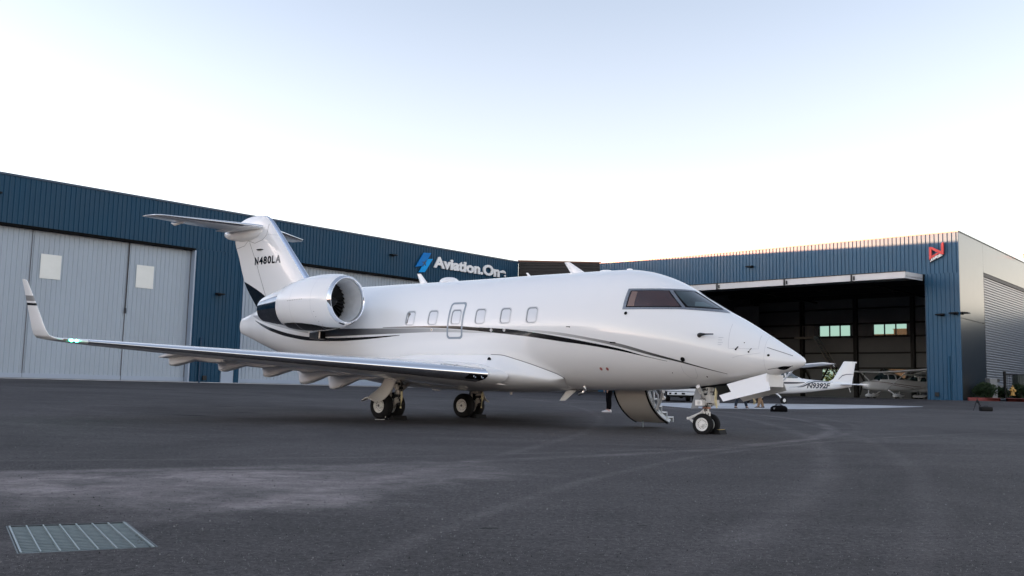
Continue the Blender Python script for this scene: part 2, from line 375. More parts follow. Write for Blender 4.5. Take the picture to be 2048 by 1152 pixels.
# ---------------- siding helpers ----------------
def corr(mb,u0,u1,z0,z1,fn,pitch=.305,d=.05,prof=None):
    prof=prof or [(0,0),(.33,0),(.41,1),(.59,1),(.67,0)]
    n=int(math.ceil((u1-u0)/pitch));xs=[]
    for i in range(n):
        for a,b in prof:
            x=u0+(i+a)*pitch
            if x<u1-1e-4:xs.append((x,b*d))
    xs.append((u1,0))
    vs=[fn(x,-y,z) for x,y in xs for z in (z0,z1)]
    mb.add(vs,[(2*i,2*i+2,2*i+3,2*i+1) for i in range(len(xs)-1)]);return mb
ident=lambda x,y,z:(x,y,z)
def text_mesh(s,off=.0,shear=0):
    cu=bpy.data.curves.new('t','FONT');cu.body=s;cu.size=1;cu.offset=off;cu.shear=shear;cu.resolution_u=6
    o=bpy.data.objects.new('t',cu);COL.objects.link(o);dg=bpy.context.evaluated_depsgraph_get()
    me=bpy.data.meshes.new_from_object(o.evaluated_get(dg));v=[tuple(p.co) for p in me.vertices];f=[tuple(p.vertices) for p in me.polygons]
    bpy.data.objects.remove(o);x0=min(p[0] for p in v);x1=max(p[0] for p in v);y0=min(p[1] for p in v);y1=max(p[1] for p in v)
    return [((p[0]-x0)/(x1-x0),(p[1]-y0)/(y1-y0)) for p in v],f
def text_obj(name,s,fn,mt,par,off=0,shear=0,depth=None):
    """fn(a,b,d): text box coordinates 0..1 and d=0 front / 1 back"""
    v,f=text_mesh(s,off,shear);mb=MB();mb.add([fn(a,b,0) for a,b in v],f)
    if depth:
        n=len(v);mb.add([fn(a,b,1) for a,b in v],[q[::-1] for q in f])
        ed={}
        for q in f:
            for i in range(len(q)):
                e=(q[i],q[(i+1)%len(q)]);ed[e]=1
        for (a,b) in ed:
            if (b,a) not in ed:mb.f.append((a,b,n+b,n+a))
    return mb.build(name,mt,par)
def frame_mat(o,xa,ya):
    za=Vector((0,0,1));return Matrix(((xa.x,ya.x,0,o.x),(xa.y,ya.y,0,o.y),(0,0,1,o.z),(0,0,0,1)))
# ---------------- left hangar ----------------
LH=empty('hangar','long blue ribbed metal hangar with closed light grey sliding doors, on the left','hangar',mat=frame_mat(PL,D1,-NL))
H0=13.2;FL=.8
U0,U1=-120,46.83  # unseen left end lengthened to shade the apron from the low sun
mb=MB();corr(mb,U0,U1,10.17,H0-.12,ident);corr(mb,U0,-16,FL,10.17,ident)
corr(mb,13.07,15.46,FL,10.17,ident);corr(mb,16.53,16.92,FL,10.17,ident);corr(mb,15.46,16.53,2.95,10.17,ident);corr(mb,35,U1,FL,10.17,ident)
mb.build('wall_siding',BLUE,LH)
mb=MB();mb.box(U0,U1,-.07,.12,H0-.12,H0);mb.build('roof_edge_trim',BTRIM,LH)
mb=MB();mb.box(-16,13.07,.0,.9,10.03,10.165);mb.box(16.92,35,.0,.9,10.03,10.165);mb.build('door_header_shadow',HOLE,LH)  # painted near-black for the shadow along the header
mb=MB();mb.box(U0,U1,1.4,34,FL,H0-.25);mb.box(13.09,16.9,.3,1.39,FL,10.0);mb.box(U0,-16.02,.3,1.39,FL,10.0);mb.box(35.02,U1-.01,.3,1.39,FL,10.0);mb.box(U0,U1,.12,1.39,10.2,H0-.25);mb.build('building_body',BTRIM,LH)
# roof plane behind the parapet
mb=MB();mb.hexa([(U0,.13,H0-.24),(U1,.13,H0-.24),(U1,34,H0-.24),(U0,34,H0-.24)],[(U0,.13,H0-.1),(U1,.13,H0-.1),(U1,34,H0+.2),(U0,34,H0+.2)]);mb.build('roof',ROOFM,LH)
mb=MB();mb.box(12.97,13.068,-.04,.72,FL,10.03);mb.box(16.922,17.02,-.04,.72,FL,10.03);mb.build('door_jamb',DOORT,LH)
RY=.5
TRANSL=mat('translucent_panel',(.82,.84,.80),.4,var=.05,vscale=1.2)
seams=[-16,-9.9,-3.8,2.33,8.49,12.95]
gr_=None
for i in range(len(seams)-1):
    a,b=seams[i],seams[i+1]
    mb=MB();yy=RY+(.05 if i%2 else 0)
    corr(mb,a+.02,b-.02,FL+.32,10.02,lambda x,y,z:(x,yy+y,z),pitch=.305,d=.04)
    dp=mb.build('sliding_door',DOORG,LH)
    mb=MB();mb.box(a+.02,b-.02,yy-.06,yy+.1,FL+.06,FL+.34);mb.build('bottom_rail',DOORT,dp)
    mb=MB();mb.box(b-.022,b+.008,yy-.05,yy+.02,FL+.1,10.02);mb.build('door_seam',LINE,dp)
    if True:
        wx={3:(2.92,4.18),4:(9.07,10.3)}.get(i,(seams[i]+.6,seams[i]+1.85))
        mb=MB();mb.box(wx[0],wx[1],yy-.055,yy-.042,7.06,8.6);mb.build('translucent_window',TRANSL,dp,bevel=.004)
for a,b in ((17.03,22.9),(22.9,28.9),(28.9,34.98)):
    mb=MB();corr(mb,a+.01,b-.01,FL+.32,10.02,lambda x,y,z:(x,RY+y,z),d=.04)
    dp=mb.build('sliding_door',DOORG,LH)
    mb=MB();mb.box(a+.01,b-.01,RY-.06,RY+.1,FL+.06,FL+.34);mb.build('bottom_rail',DOORT,dp)
mb=MB();mb.box(-16,13,RY+.06,1.3,FL-.05,10.0);mb.box(17,35,RY+.06,1.3,FL-.05,10.0);mb.build('door_recess',HOLE,LH)
mb=MB();mb.tube([(8.49,RY-.09,10.0),(8.47,RY-.09,5.6)],.022,6);mb.lathe([(0,0),(.05,.07),(.35,.06),(.42,0)],(8.47,RY-.09,5.25),'z',10);mb.build('pull_cable',DARKF,LH,smooth=True)
mb=MB();mb.box(15.5,16.49,-.02,.1,FL,2.93);md=mb.build('personnel_door',DOORT,LH,bevel=.01)
mb=MB();mb.box(15.56,15.60,-.06,-.02,1.75,1.9);mb.build('handle',DARKF,md)
mb=MB();mb.tube([(13.78,-.11,FL),(13.78,-.11,3.8),(13.78,.02,3.98)],.075,8);mb.build('downpipe',BTRIM,LH,smooth=True)
mb=MB();mb.box(14.05,14.35,-.16,-.04,1.0,1.3);mb.build('outlet_box',DARKF,LH,bevel=.02)
mb=MB();mb.box(U0,U1,-.12,.0,FL-.15,FL+.045);mb.build('foundation_edge',CONC,LH)
def walllamp(pos,xa,ya,label):
    e=empty('wall_light',label,'wall light',mat=frame_mat(Vector(pos),xa,ya),group='small black wall lights on the hangars')
    mb=MB();mb.box(-.12,.12,-.06,.0,-.09,.12);mb.build('bracket',LAMPB,e,bevel=.01)
    mb=MB();mb.hexa([(-.38,-.50,-.03),(.20,-.50,-.03),(.20,-.05,-.03),(-.38,-.05,-.03)],[(-.34,-.46,.06),(.17,-.46,.06),(.17,-.05,.10),(-.34,-.05,.10)]);mb.build('lamp_head',LAMPB,e,bevel=.01)
def onL(u,y,z):return PL+D1*u-NL*y+Vector((0,0,z))
def onR(v,y,z):return PC+D2*v+D1*y+Vector((0,0,z))
walllamp(onL(30.94,0,11.85),D1,-NL,'black wall light high on blue siding between left hangar doors and the lettering')
walllamp(onL(-.1,0,11.85),D1,-NL,'black wall light high on blue siding at the left edge of the photo')
walllamp(onL(15.02,-.03,7.09),D1,-NL,'black wall light halfway up the blue wall behind the jet tail fin')
# sign on the left hangar
SG=empty('sign','white raised Aviation.One lettering with light blue logo on blue siding','sign',mat=frame_mat(onL(0,-.05,0),D1,-NL))
text_obj('lettering','Aviation.One',lambda a,b,d:(35.55+a*9.36,-.14+.12*d,11.33+b*1.02),WSIGN,SG,off=.042,depth=1)
def blade(mb,pts):mb.prism(pts,lambda a,b,d:(a,-.05-.09*d,b),0,1)
mb=MB();blade(mb,[(33.42,11.15),(34.33,12.50),(35.2,12.56),(34.55,11.55),(34.25,11.32)]);mb.build('logo_upper_blade',BLUESIGN2,SG)
mb=MB();blade(mb,[(33.8,10.72),(34.52,10.80),(35.42,12.07),(34.95,12.02),(34.62,11.85),(34.3,11.42)]);mb.build('logo_lower_blade',BLUESIGN,SG)
mb=MB()
pl=[(0,.42),(.05,.3),(.05,.1),(.34,-.1),(.34,-.16),(.05,-.05),(.04,-.3),(.13,-.38),(.13,-.42),(0,-.38)]
pl=pl+[(-a,b) for a,b in pl[::-1][1:-1]]
ca,sa=math.cos(.6),math.sin(.6)
mb.prism([(34.42+a*ca*.8+b*sa*.8,11.6-a*sa*.8+b*ca*.8) for a,b in pl],lambda a,b,d:(a,-.145-.02*d,b),0,1);mb.build('logo_plane_mark',BTRIM,SG)
# ---------------- link building ----------------
a0=Vector((.62,89.80,0));b0=Vector((8.38,88.62,0));dd=(b0-a0).normalized();nn=Vector((dd.y,-dd.x,0))
LK=empty('link_building','dark brown slatted building joining the two blue hangars','building',mat=frame_mat(a0,dd,-nn))
Lw=(b0-a0).length
mb=MB()
z=FL
while z<13.0:
    mb.box(0,Lw,0,.12,z,z+.26);z+=.30
mb.build('slat_cladding',BROWN,LK)
mb=MB();mb.box(-.05,Lw+.05,.125,12,FL,13.15);mb.build('building_body',DARKF,LK)
mb=MB();mb.hexa([(-.1,-.05,13.0),(Lw+.1,-.05,13.0),(Lw+.1,.12,13.0),(-.1,.12,13.0)],[(-.1,-.05,13.32),(Lw+.1,-.05,13.16),(Lw+.1,.12,13.16),(-.1,.12,13.32)]);mb.build('roof_edge_trim',DARKF,LK)
# ---------------- right hangar ----------------
RH=empty('hangar','blue ribbed hangar on the right with its big door tilted open','hangar',mat=frame_mat(PC,-D2,D1))
ZR=13.05
OV0,OV1=2.35,27.5;OZ=10.0;BD=30
mb=MB()
f=lambda x,y,z:(x,y,z)
corr(mb,-32.34,0,OZ,ZR-.10,f);corr(mb,-OV0,0,FL,OZ,f);corr(mb,-32.34,-OV1,FL,OZ,f)
mb.build('wall_siding',BLUER,RH)
mb=MB();mb.box(-32.34,.05,-.07,.10,ZR-.10,ZR);mb.build('roof_edge_trim',mat('coping_metal',(.16,.17,.19),.4),RH)
mb=MB();mb.box(-.03,.03,-.05,.06,FL,ZR-.1);mb.build('corner_trim',BLUER,RH)
sx=lambda s:-.0253*s
# side wall
mb=MB()
mb.hexa([(0.0,.06,FL),(.03,.06,FL),(sx(6.4)+.03,6.4,FL),(sx(6.4),6.4,FL)],[(0.0,.06,6.68),(.03,.06,6.68),(sx(6.4)+.03,6.4,6.68),(sx(6.4),6.4,6.68)])
mb.hexa([(0.0,.06,6.72),(.032,.06,6.72),(sx(6.4)+.032,6.4,6.72),(sx(6.4),6.4,6.72)],[(0.0,.06,12.98),(.032,.06,12.98),(sx(6.4)+.032,6.4,12.98),(sx(6.4),6.4,12.98)])
mb.hexa([(sx(6.42),6.42,10.69),(sx(6.42)+.032,6.42,10.69),(sx(34)+.032,34,10.69),(sx(34),34,10.69)],[(sx(6.42),6.42,12.98),(sx(6.42)+.032,6.42,12.98),(sx(34)+.032,34,12.98),(sx(34),34,12.98)])
mb.build('side_wall_panel',SILV,RH)
mb=MB();mb.hexa([(-.05,.06,12.98),(.08,.06,12.98),(sx(34)+.08,34,12.98),(sx(34)-.05,34,12.98)],[(-.05,.06,13.06),(.08,.06,13.06),(sx(34)+.08,34,13.06),(sx(34)-.05,34,13.06)]);mb.build('side_coping',mat('green_grey_coping',(.17,.21,.19),.4),RH)
mb=MB();z=FL+.02
vs=[];zz=[]
while z<10.35:
    zz+=[(z,0),(z+.05,.045),(z+.14,.045),(z+.19,0)];z+=.2
for a,b in zz:vs+=[(sx(6.45)-.12+b,6.45,a),(sx(33.5)-.12+b,33.5,a)]
mb.add(vs,[(2*i,2*i+1,2*i+3,2*i+2) for i in range(len(zz)-1)]);rd=mb.build('roller_door',SLAT,RH)
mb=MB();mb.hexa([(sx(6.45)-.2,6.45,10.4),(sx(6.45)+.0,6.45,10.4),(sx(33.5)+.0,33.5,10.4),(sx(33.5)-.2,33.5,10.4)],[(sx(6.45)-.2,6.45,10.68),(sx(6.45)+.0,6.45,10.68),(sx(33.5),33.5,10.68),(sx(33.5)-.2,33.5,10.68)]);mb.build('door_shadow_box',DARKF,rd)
mb=MB();mb.hexa([(sx(6.42)-.2,6.405,FL),(sx(6.4)+.035,6.405,FL),(sx(6.4)+.035,6.445,FL),(sx(6.4)-.2,6.445,FL)],[(sx(6.42)-.2,6.405,10.69),(sx(6.4)+.035,6.405,10.69),(sx(6.4)+.035,6.445,10.69),(sx(6.4)-.2,6.445,10.69)]);mb.build('door_track',DARKF,rd)
# shell: roof, left inner wall, right inner wall, back wall
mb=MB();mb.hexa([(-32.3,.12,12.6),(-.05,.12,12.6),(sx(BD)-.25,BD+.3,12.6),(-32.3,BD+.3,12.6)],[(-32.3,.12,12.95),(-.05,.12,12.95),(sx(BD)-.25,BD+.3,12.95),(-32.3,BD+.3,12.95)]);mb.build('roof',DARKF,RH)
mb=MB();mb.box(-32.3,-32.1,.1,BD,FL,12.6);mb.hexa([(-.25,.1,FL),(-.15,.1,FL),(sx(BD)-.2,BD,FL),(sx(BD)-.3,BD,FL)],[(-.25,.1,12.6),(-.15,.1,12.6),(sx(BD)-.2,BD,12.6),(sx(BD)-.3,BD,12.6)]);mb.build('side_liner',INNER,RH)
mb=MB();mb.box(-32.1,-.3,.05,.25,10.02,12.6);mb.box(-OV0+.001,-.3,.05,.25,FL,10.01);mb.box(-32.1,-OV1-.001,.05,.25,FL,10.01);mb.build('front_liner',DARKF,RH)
for v_ in (OV0,OV1-.02):
    mb=MB();mb.box(-v_-.02,-v_,-.04,.3,FL,OZ-.2);mb.build('opening_trim',BTRIM,RH)
# back wall with window openings
wins=[(24.0,20.4),(17.9,14.3)]
mb=MB()
def bw(v1,v0,z0,z1):mb.box(-v1,-v0,BD,BD+.1,z0,z1)
bw(32.1,.9,8.72,12.6)
bw(32.1,24.0,7.55,8.72);bw(20.4,17.9,7.55,8.72);bw(14.3,.9,7.55,8.72)
bw(32.1,.9,4.02,7.55);bw(32.1,23.7,FL,4.02);bw(21.2,16.9,FL,4.02);bw(14.6,.9,FL,4.02);bw(23.7,21.2,FL,2.2);bw(16.9,14.6,FL,2.2)
mb.build('back_wall_liner',INNER,RH)
gmat=bpy.data.materials.new('tinted_window_glass');gmat.use_nodes=True
gb=gmat.node_tree.nodes['Principled BSDF'];gb.inputs['Base Color'].default_value=(.17,.30,.31,1);gb.inputs['Roughness'].default_value=.02;gb.inputs['Transmission Weight'].default_value=1;gb.inputs['IOR'].default_value=1.03
for a,b in wins:
    w_=(a-b)/3
    mb=MB()
    for k in range(4):mb.box(-a+k*w_-.05,-a+k*w_+.05,BD-.05,BD+.12,7.552,8.718)
    mb.box(-a,-b,BD-.06,BD+.13,7.5,7.56);mb.box(-a,-b,BD-.06,BD+.13,8.71,8.78);wf=mb.build('window',DARKF,RH)
    mb=MB();mb.box(-a+.05,-b-.05,BD+.04,BD+.046,7.56,8.71);mb.build('pane',gmat,wf)
for a,b in ((23.7,21.2),(16.9,14.6)):
    mb=MB();mb.box(-a,-b,BD-.03,BD+.12,2.15,2.22);wf=mb.build('low_window',DARKF,RH)
    mb=MB();mb.box(-a,-b,BD+.04,BD+.046,2.22,4.0);mb.build('pane',gmat,wf)
for v in (1.6,7.6,13.64,19.73,25.9,31.6):
    mb=MB();mb.box(-v-.19,-v+.19,BD-.55,BD-.02,FL,12.3);mb.build('column',DARKF,RH)
mb=MB()
for z in (4.0,5.65,7.42,8.86,10.5):mb.box(-32,-.95,BD-.20,BD-.005,z-.09,z+.09)
mb.build('wall_girts',DARKF,RH)
for v0,v1 in ((19.6,16.9),(16.9,13.8),(25.7,22.9)):
    mb=MB();mb.bar((-v0,BD-.3,4.0),(-(v0+v1)/2-.3,BD-.3,FL+1.2),.16,.16,(0,1,0));mb.bar((-v1,BD-.3,4.0),(-(v0+v1)/2+.3,BD-.3,FL+1.2),.16,.16,(0,1,0));mb.build('wall_brace',DARKF,RH)
mb=MB()
for y in (4,9,14,19,24,29):mb.box(-32,-.9,y-.12,y+.12,11.5,12.55);
for x in (-27,-21,-15,-9,-3):mb.box(x-.06,x+.06,.3,BD,11.9,12.1)
for x in (-24,-12):mb.tube([(x,.5,11.3),(x,BD-.6,11.3)],.11,8)
mb.build('roof_beams',DARKF,RH)
# mezzanine, stair
mb=MB();mb.box(-32,-25.9,BD-7,BD-.6,5.2,5.5);mb.build('mezzanine_floor',mat('mezzanine_fascia',(.2,.19,.18),.6),RH)
mb=MB();mb.box(-32,-25.9,BD-7.1,BD-7.0,5.05,6.3);mb.build('mezzanine_fascia_panel',mat('mezzanine_panel',(.10,.095,.09),.6),RH)
mb=MB()
for i in range(8):mb.tube([(-32+.8*i,BD-7.05,6.3),(-32+.8*i,BD-7.05,7.4)],.025,5)
mb.bar((-32,BD-7.05,7.4),(-25.9,BD-7.05,7.4),.05,.05);mb.bar((-32,BD-7.05,6.85),(-25.9,BD-7.05,6.85),.03,.03);mb.build('mezzanine_railing',DARKF,RH)
mb=MB();mb.box(-31.9,-28.8,BD-5,BD-4.9,5.5,10.8);mb.build('office_wall',INNER,RH)
mb=MB();mb.box(-30.9,-29.3,BD-5.06,BD-5.0,5.5,8.9);mb.build('office_door',DARKF,RH)
st=MB()
for sgn in (0,1.0):st.bar((-23.7,BD-1.2-sgn,7.3),(-20.6,BD-1.2-sgn,2.1),.08,.28,(0,1,0))
for i in range(14):
    t=i/13;st.box(-23.7+3.1*t-.14,-23.7+3.1*t+.14,BD-2.2,BD-1.2,7.2-5.2*t,7.24-5.2*t)
st.box(-25.9,-23.6,BD-2.3,BD-1.1,7.2,7.4)
st.build('stair',mat('stair_steel',(.30,.28,.26),.5),RH)
mb=MB()
for a,b in (((-24.3,7.4),(-24.3,8.6)),((-23.7,7.3),(-23.7,8.6)),((-24.9,7.4),(-24.9,8.6))):mb.tube([(a[0],BD-2.25,a[1]),(b[0],BD-2.25,b[1])],.03,6)
mb.tube([(-24.9,BD-2.25,8.6),(-23.7,BD-2.25,8.6),(-20.6,BD-2.25,3.4)],.03,6);mb.build('stair_rail',mat('stair_rail_steel',(.35,.34,.32),.5),RH,smooth=True)
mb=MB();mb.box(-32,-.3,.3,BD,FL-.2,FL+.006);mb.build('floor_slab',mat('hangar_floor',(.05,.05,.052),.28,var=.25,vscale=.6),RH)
# tilted door leaf
DG=MB()
def leaf(v0,v1,e0,z0,e1,z1,t):
    DG.hexa([(-v0,-e0,z0),(-v1,-e0,z0),(-v1,-e1,z1),(-v0,-e1,z1)],[(-v0,-e0,z0+t),(-v1,-e0,z0+t),(-v1,-e1,z1+t),(-v0,-e1,z1+t)])
leaf(OV1-.1,OV0+.12,.12,9.62,3.6,9.46,.10)
dl_=DG.build('tilted_door_leaf',mat('door_underside',(.10,.11,.125),.5,var=.3,vscale=.8,stretch=(.3,1,1)),RH)
mb=MB();mb.hexa([(-OV1+.1,-3.72,9.36),(-OV0-.12,-3.72,9.36),(-OV0-.12,-3.6,9.36),(-OV1+.1,-3.6,9.36)],[(-OV1+.1,-3.72,9.82),(-OV0-.12,-3.72,9.82),(-OV0-.12,-3.6,9.82),(-OV1+.1,-3.6,9.82)])
mb.hexa([(-OV0-.2,-3.6,9.36),(-OV0-.12,-3.6,9.36),(-OV0-.12,-.12,9.52),(-OV0-.2,-.12,9.52)],[(-OV0-.2,-3.6,9.82),(-OV0-.12,-3.6,9.82),(-OV0-.12,-.12,9.98),(-OV0-.2,-.12,9.98)])
mb.build('door_edge_beam',mat('white_edge_beam',(.62,.63,.64),.5,var=.06,vscale=1),dl_)
mb=MB();mb.box(-OV1+.1,-OV0-.1,-3.76,-3.58,9.82,9.88);mb.box(-OV1+.1,-OV0-.1,-.14,.1,9.7,9.99);mb.build('door_seal',DARKF,dl_)
for v in (6.3,11.6,17.5,23.4):
    mb=MB();mb.box(-v-.09,-v+.02,-3.80,-3.725,9.36,9.86);mb.box(-v+.1,-v+.2,-3.79,-3.725,9.42,9.7);mb.build('edge_latch',DARKF,dl_,bevel=.005)
mb=MB();mb.tube([(-.82,-.12,FL),(-.82,-.12,3.96)],.085,8);mb.box(-.95,-.55,-.16,-.04,2.3,2.35);mb.build('downpipe',BLUER,RH,smooth=True)
mb=MB();mb.box(-1.82,-1.52,-.16,-.04,1.05,1.35);mb.build('outlet_box',DARKF,RH,bevel=.03)
walllamp(onR(16.36,-.02,11.54),-D2,D1,'black wall light above the open hangar door, over the jet cockpit')
walllamp(onR(1.19,-.02,6.94),-D2,D1,'black wall light on the blue pier right of the open hangar door')
walllamp(onR(.25,-.02,7.02),-D2,D1,'black wall light nearest the corner of the right hangar')
walllamp(PC+Vector((math.sin(TH),-math.cos(TH),0))*.03+D1*.5+Vector((0,0,7.05)),D1,-NL,'black wall light on the silver side wall, just round the corner')
# fuel sign
FS=empty('sign','red angular letter mark with slanted white AVFUEL lettering on blue siding','sign',mat=frame_mat(onR(0,-.05,0),-D2,D1))
pr=lambda a,b,d:(-a,-.03-.16*d,b)
mb=MB()
mb.prism([(1.95,11.98),(1.95,11.02),(1.77,11.12),(1.77,11.96)],pr,0,1)
mb.prism([(1.76,11.97),(1.76,11.77),(1.10,11.36),(.93,11.38),(.93,11.50),(1.10,11.60)],pr,0,1)
mb.prism([(1.10,12.18),(1.10,11.61),(.925,11.51),(.925,12.24)],pr,0,1)
mb.prism([(1.76,11.14),(1.76,11.30),(1.38,11.50),(1.24,11.44)],pr,0,1)
mb.build('letter_mark',RSIGN,FS)
text_obj('lettering','AVFUEL',lambda a,b,d:(-1.90+a*.88,-.17+.1*d,10.86+a*.42+b*.22),WSIGN,FS,off=.035,shear=.3,depth=1)
mb=MB();mb.prism([(1.95,11.0),(1.93,10.80),(.98,11.26),(1.0,11.44)],lambda a,b,d:(-a,-.03-.03*d,b),0,1);mb.build('backing_plate',LAMPB,FS)
bk=empty('obstruction_light','small orange obstruction light on the roof of the right hangar','light',PC+D1*17.94+Vector((0,0,13.06)))
mb=MB();mb.lathe([(0,.0),(0,.05),(.18,.05),(.18,0)],(0,0,0),'z',10);mb.build('post',DARKF,bk,smooth=True)
mb=MB();mb.lathe([(.18,0),(.18,.12),(.42,.13),(.5,.06),(.52,0)],(0,0,0),'z',12);mb.build('lens',ORANGE,bk,smooth=True)
# ---------------- planting bed right of the hangar ----------------
def bedz(x,y):return 1.0+.35*smst((y-67.4)/8)
mb=MB();mb.grid(lambda u,v:(33.35+32*u-.0*v,67.15+26*v+0*u,bedz(0,67.15+26*v)) if False else (lambda p:(p.x,p.y,bedz(p.x,p.y)))(PC+NL*(.12+u*30)+D1*(.9+v*26)),16,16)
o=mb.build('planting_bed',SOIL,smooth=True);tag(o,kind='structure')
mb=MB()
for a,b in (((32.55,66.55),(34.9,66.75)),((35.4,66.8),(48,67.8))):
    mb.bar((a[0],a[1],.86),(b[0],b[1],.86),.16,.34)
o=mb.build('kerb',CURB,bevel=.015);tag(o,kind='structure')
def P2(px,dist):  # ground position for a picture column at a forward distance
    k=(px-1024)/FPX;fx=k*dist;return fx,dist
def leafclump(mb,c,R,n,ls,hs=1.0,up_=0):
    for _ in range(n):
        while True:
            q=Vector((random.uniform(-1,1),random.uniform(-1,1),random.uniform(-1,1)))
            if .3<q.length<1:break
        p=Vector(c)+Vector((q.x*R,q.y*R,q.z*R*hs))
        d=Vector((q.x,q.y,q.z+up_)).normalized();a=d.cross(Vector((random.random(),random.random(),random.random()))).normalized()
        l=ls*random.uniform(.6,1.3)
        mb.add([p,p+a*l*.28+d*l*.5,p+d*l,p-a*l*.28+d*l*.5],[(0,1,2,3)])
def shrub(px,dist,h,label):
    x,y=P2(px,dist);z=max(bedz(x,y),.9)
    e=empty('shrub',label,'shrub',(x,y,z-.05),group='low shrubs beside the side wall')
    mb=MB()
    for k in range(7):
        a=random.uniform(0,6.28);mb.tube([(0,0,0),(math.cos(a)*.15,math.sin(a)*.15,h*.4),(math.cos(a)*h*.45,math.sin(a)*h*.45,h*.8)],[.02,.015,.006],5)
    mb.build('stems',BARK,e)
    mb=MB()
    for k in range(9):
        a=random.uniform(0,6.28);r=random.uniform(0,h*.55);leafclump(mb,(math.cos(a)*r,math.sin(a)*r,h*random.uniform(.3,.75)),h*.36,170,.16,up_=.5)
    mb.build('foliage',LEAF,e)
shrub(1962,67.9,1.0,'dense dark green shrub left of the grey utility cabinet')
shrub(1974,68.3,1.15,'tallest dark shrub, in front of the grey utility cabinet')
shrub(2003,69.5,.8,'low dark shrub between the fence post and the hydrant')
shrub(2040,69.5,1.0,'dark shrub at the right edge of the photo beside the hydrant')
def cabinet(px,dist,w_,d_,h,mt,label,head=False):
    x,y=P2(px,dist);z=bedz(x,y)-.02;e=empty('utility_cabinet',label,'utility cabinet',(x,y,z),rad(12))
    mb=MB();mb.box(-w_/2,w_/2,-d_/2,d_/2,0,h);mb.build('housing',mt,e,bevel=.03)
    mb=MB();mb.box(-w_/2+.06,w_/2-.06,-d_/2-.012,-d_/2,.12,h-.12);dd_=mb.build('door',mt,e,bevel=.004)
    mb=MB();mb.box(w_/2-.16,w_/2-.12,-d_/2-.04,-d_/2-.012,h*.45,h*.6);mb.build('handle',DARKF,dd_)
    if head:
        mb=MB();mb.box(w_/2-.1,w_/2+.32,-.12,.1,h-.25,h-.02);mb.build('junction_box',DARKF,e,bevel=.02)
cabinet(1983,69.0,.65,.5,1.45,GREYC,'tall grey utility cabinet beside the silver side wall',True)
cabinet(2001,70.0,.75,.5,.95,GREYC,'short grey utility cabinet left of the black fence post')
cabinet(2047,70.5,1.4,.6,1.75,GREENB,'wide dark cabinet behind the fence at the right edge')
x,y=P2(2010,69.2);fz=bedz(x,y)
FN=empty('fence','black metal fence behind the yellow hydrant','fence',(x,y,fz),rad(8))
mb=MB();mb.box(-.07,.07,-.07,.07,0,1.95);mb.build('post',LAMPB,FN)
mb=MB();mb.box(2.5,2.6,-.05,.05,0,1.95);mb.build('post',LAMPB,FN)
mb=MB();mb.bar((.07,0,1.72),(5,0,1.85),.04,.07);mb.bar((.07,0,.35),(5,0,.35),.04,.05);mb.build('rails',LAMPB,FN)
mb=MB()
for i in range(24):mb.tube([(.2+.2*i,0,.3),(.2+.2*i,0,1.75)],.010,4)
mb.build('wires',LAMPB,FN)
# hydrant
x,y=P2(2025,66.9+1.5)
HY=empty('fire_hydrant','yellow fire hydrant behind the red kerb at the far right','hydrant',(x,y,1.24),rad(20))
mb=MB();mb.lathe([(0,0),(0,.19),(.05,.19),(.05,.125),(.10,.12),(.42,.115),(.44,.15),(.49,.15),(.49,.13),(.56,.115),(.63,.07),(.66,.03),(.66,0)],(0,0,0),'z',20);mb.build('barrel',HYD,HY,smooth=True)
mb=MB();mb.lathe([(0,.05),(.0,.0),(.05,.035),(.1,.03),(.1,0)],(0,0,.65),'z',8);mb.build('operating_nut',HYD,HY,smooth=True)
for s_ in (-1,1):
    mb=MB();mb.lathe([(.1*s_,.055),(.19*s_,.055),(.19*s_,.075),(.24*s_,.07),(.25*s_,0)],(0,0,.38),'x',12);mb.build('side_outlet',HYD,HY,smooth=True)
mb=MB();mb.lathe([(-.1,.07),(-.2,.07),(-.2,.09),(-.25,.085),(-.26,0)],(0,0,.36),'y',14);mb.build('front_outlet',HYD,HY,smooth=True)
# trees seen through the hangar's rear openings
def tree(x,y,h,R,label):
    e=empty('shade_tree',label,'tree',(x,y,.7),group='trees behind the open hangar')
    mb=MB();mb.tube([(0,0,0),(.1,0,h*.3),(0,.1,h*.55)],[.24,.18,.1],8)
    for k in range(5):
        a=k*1.3;mb.tube([(.05,0,h*.35),(math.cos(a)*R*.5,math.sin(a)*R*.5,h*.6),(math.cos(a)*R*.75,math.sin(a)*R*.75,h*.75)],[.1,.06,.02],6)
    mb.build('trunk',BARK,e,smooth=True)
    mb=MB()
    for k in range(16):
        a=random.uniform(0,6.28);r=R*math.sqrt(random.random())*.8;leafclump(mb,(math.cos(a)*r,math.sin(a)*r,h*random.uniform(.35,.9)),R*.42,220,.34)
    mb.build('crown',LEAF2,e)
for v,q,h,R,lb in ((22.5,41,4.8,2.6,'leafy green tree glimpsed through the rear opening left of the white fin'),(15.6,42,4.6,2.4,'leafy green tree glimpsed over the cowling of the parked high wing plane'),(27,46,5.0,3,'green tree behind the far left bay of the open hangar')):
    p=onR(v,q,0);tree(p.x,p.y,h,R,lb)
p=onR(24.9,55,0)
NB=empty('office_building','grey flat roofed building seen through the rear window of the open hangar','building',mat=frame_mat(p,-D2,D1))
mb=MB();mb.box(0,9,0,10,.7,9.95);mb.box(-3.6,-.01,1,9,.7,9.42);mb.build('walls',mat('grey_render',(.018,.020,.022),.8,var=.1),NB)
mb=MB();mb.box(-.1,9.1,-.1,10.1,9.95,10.02);mb.build('parapet',DARKF,NB)

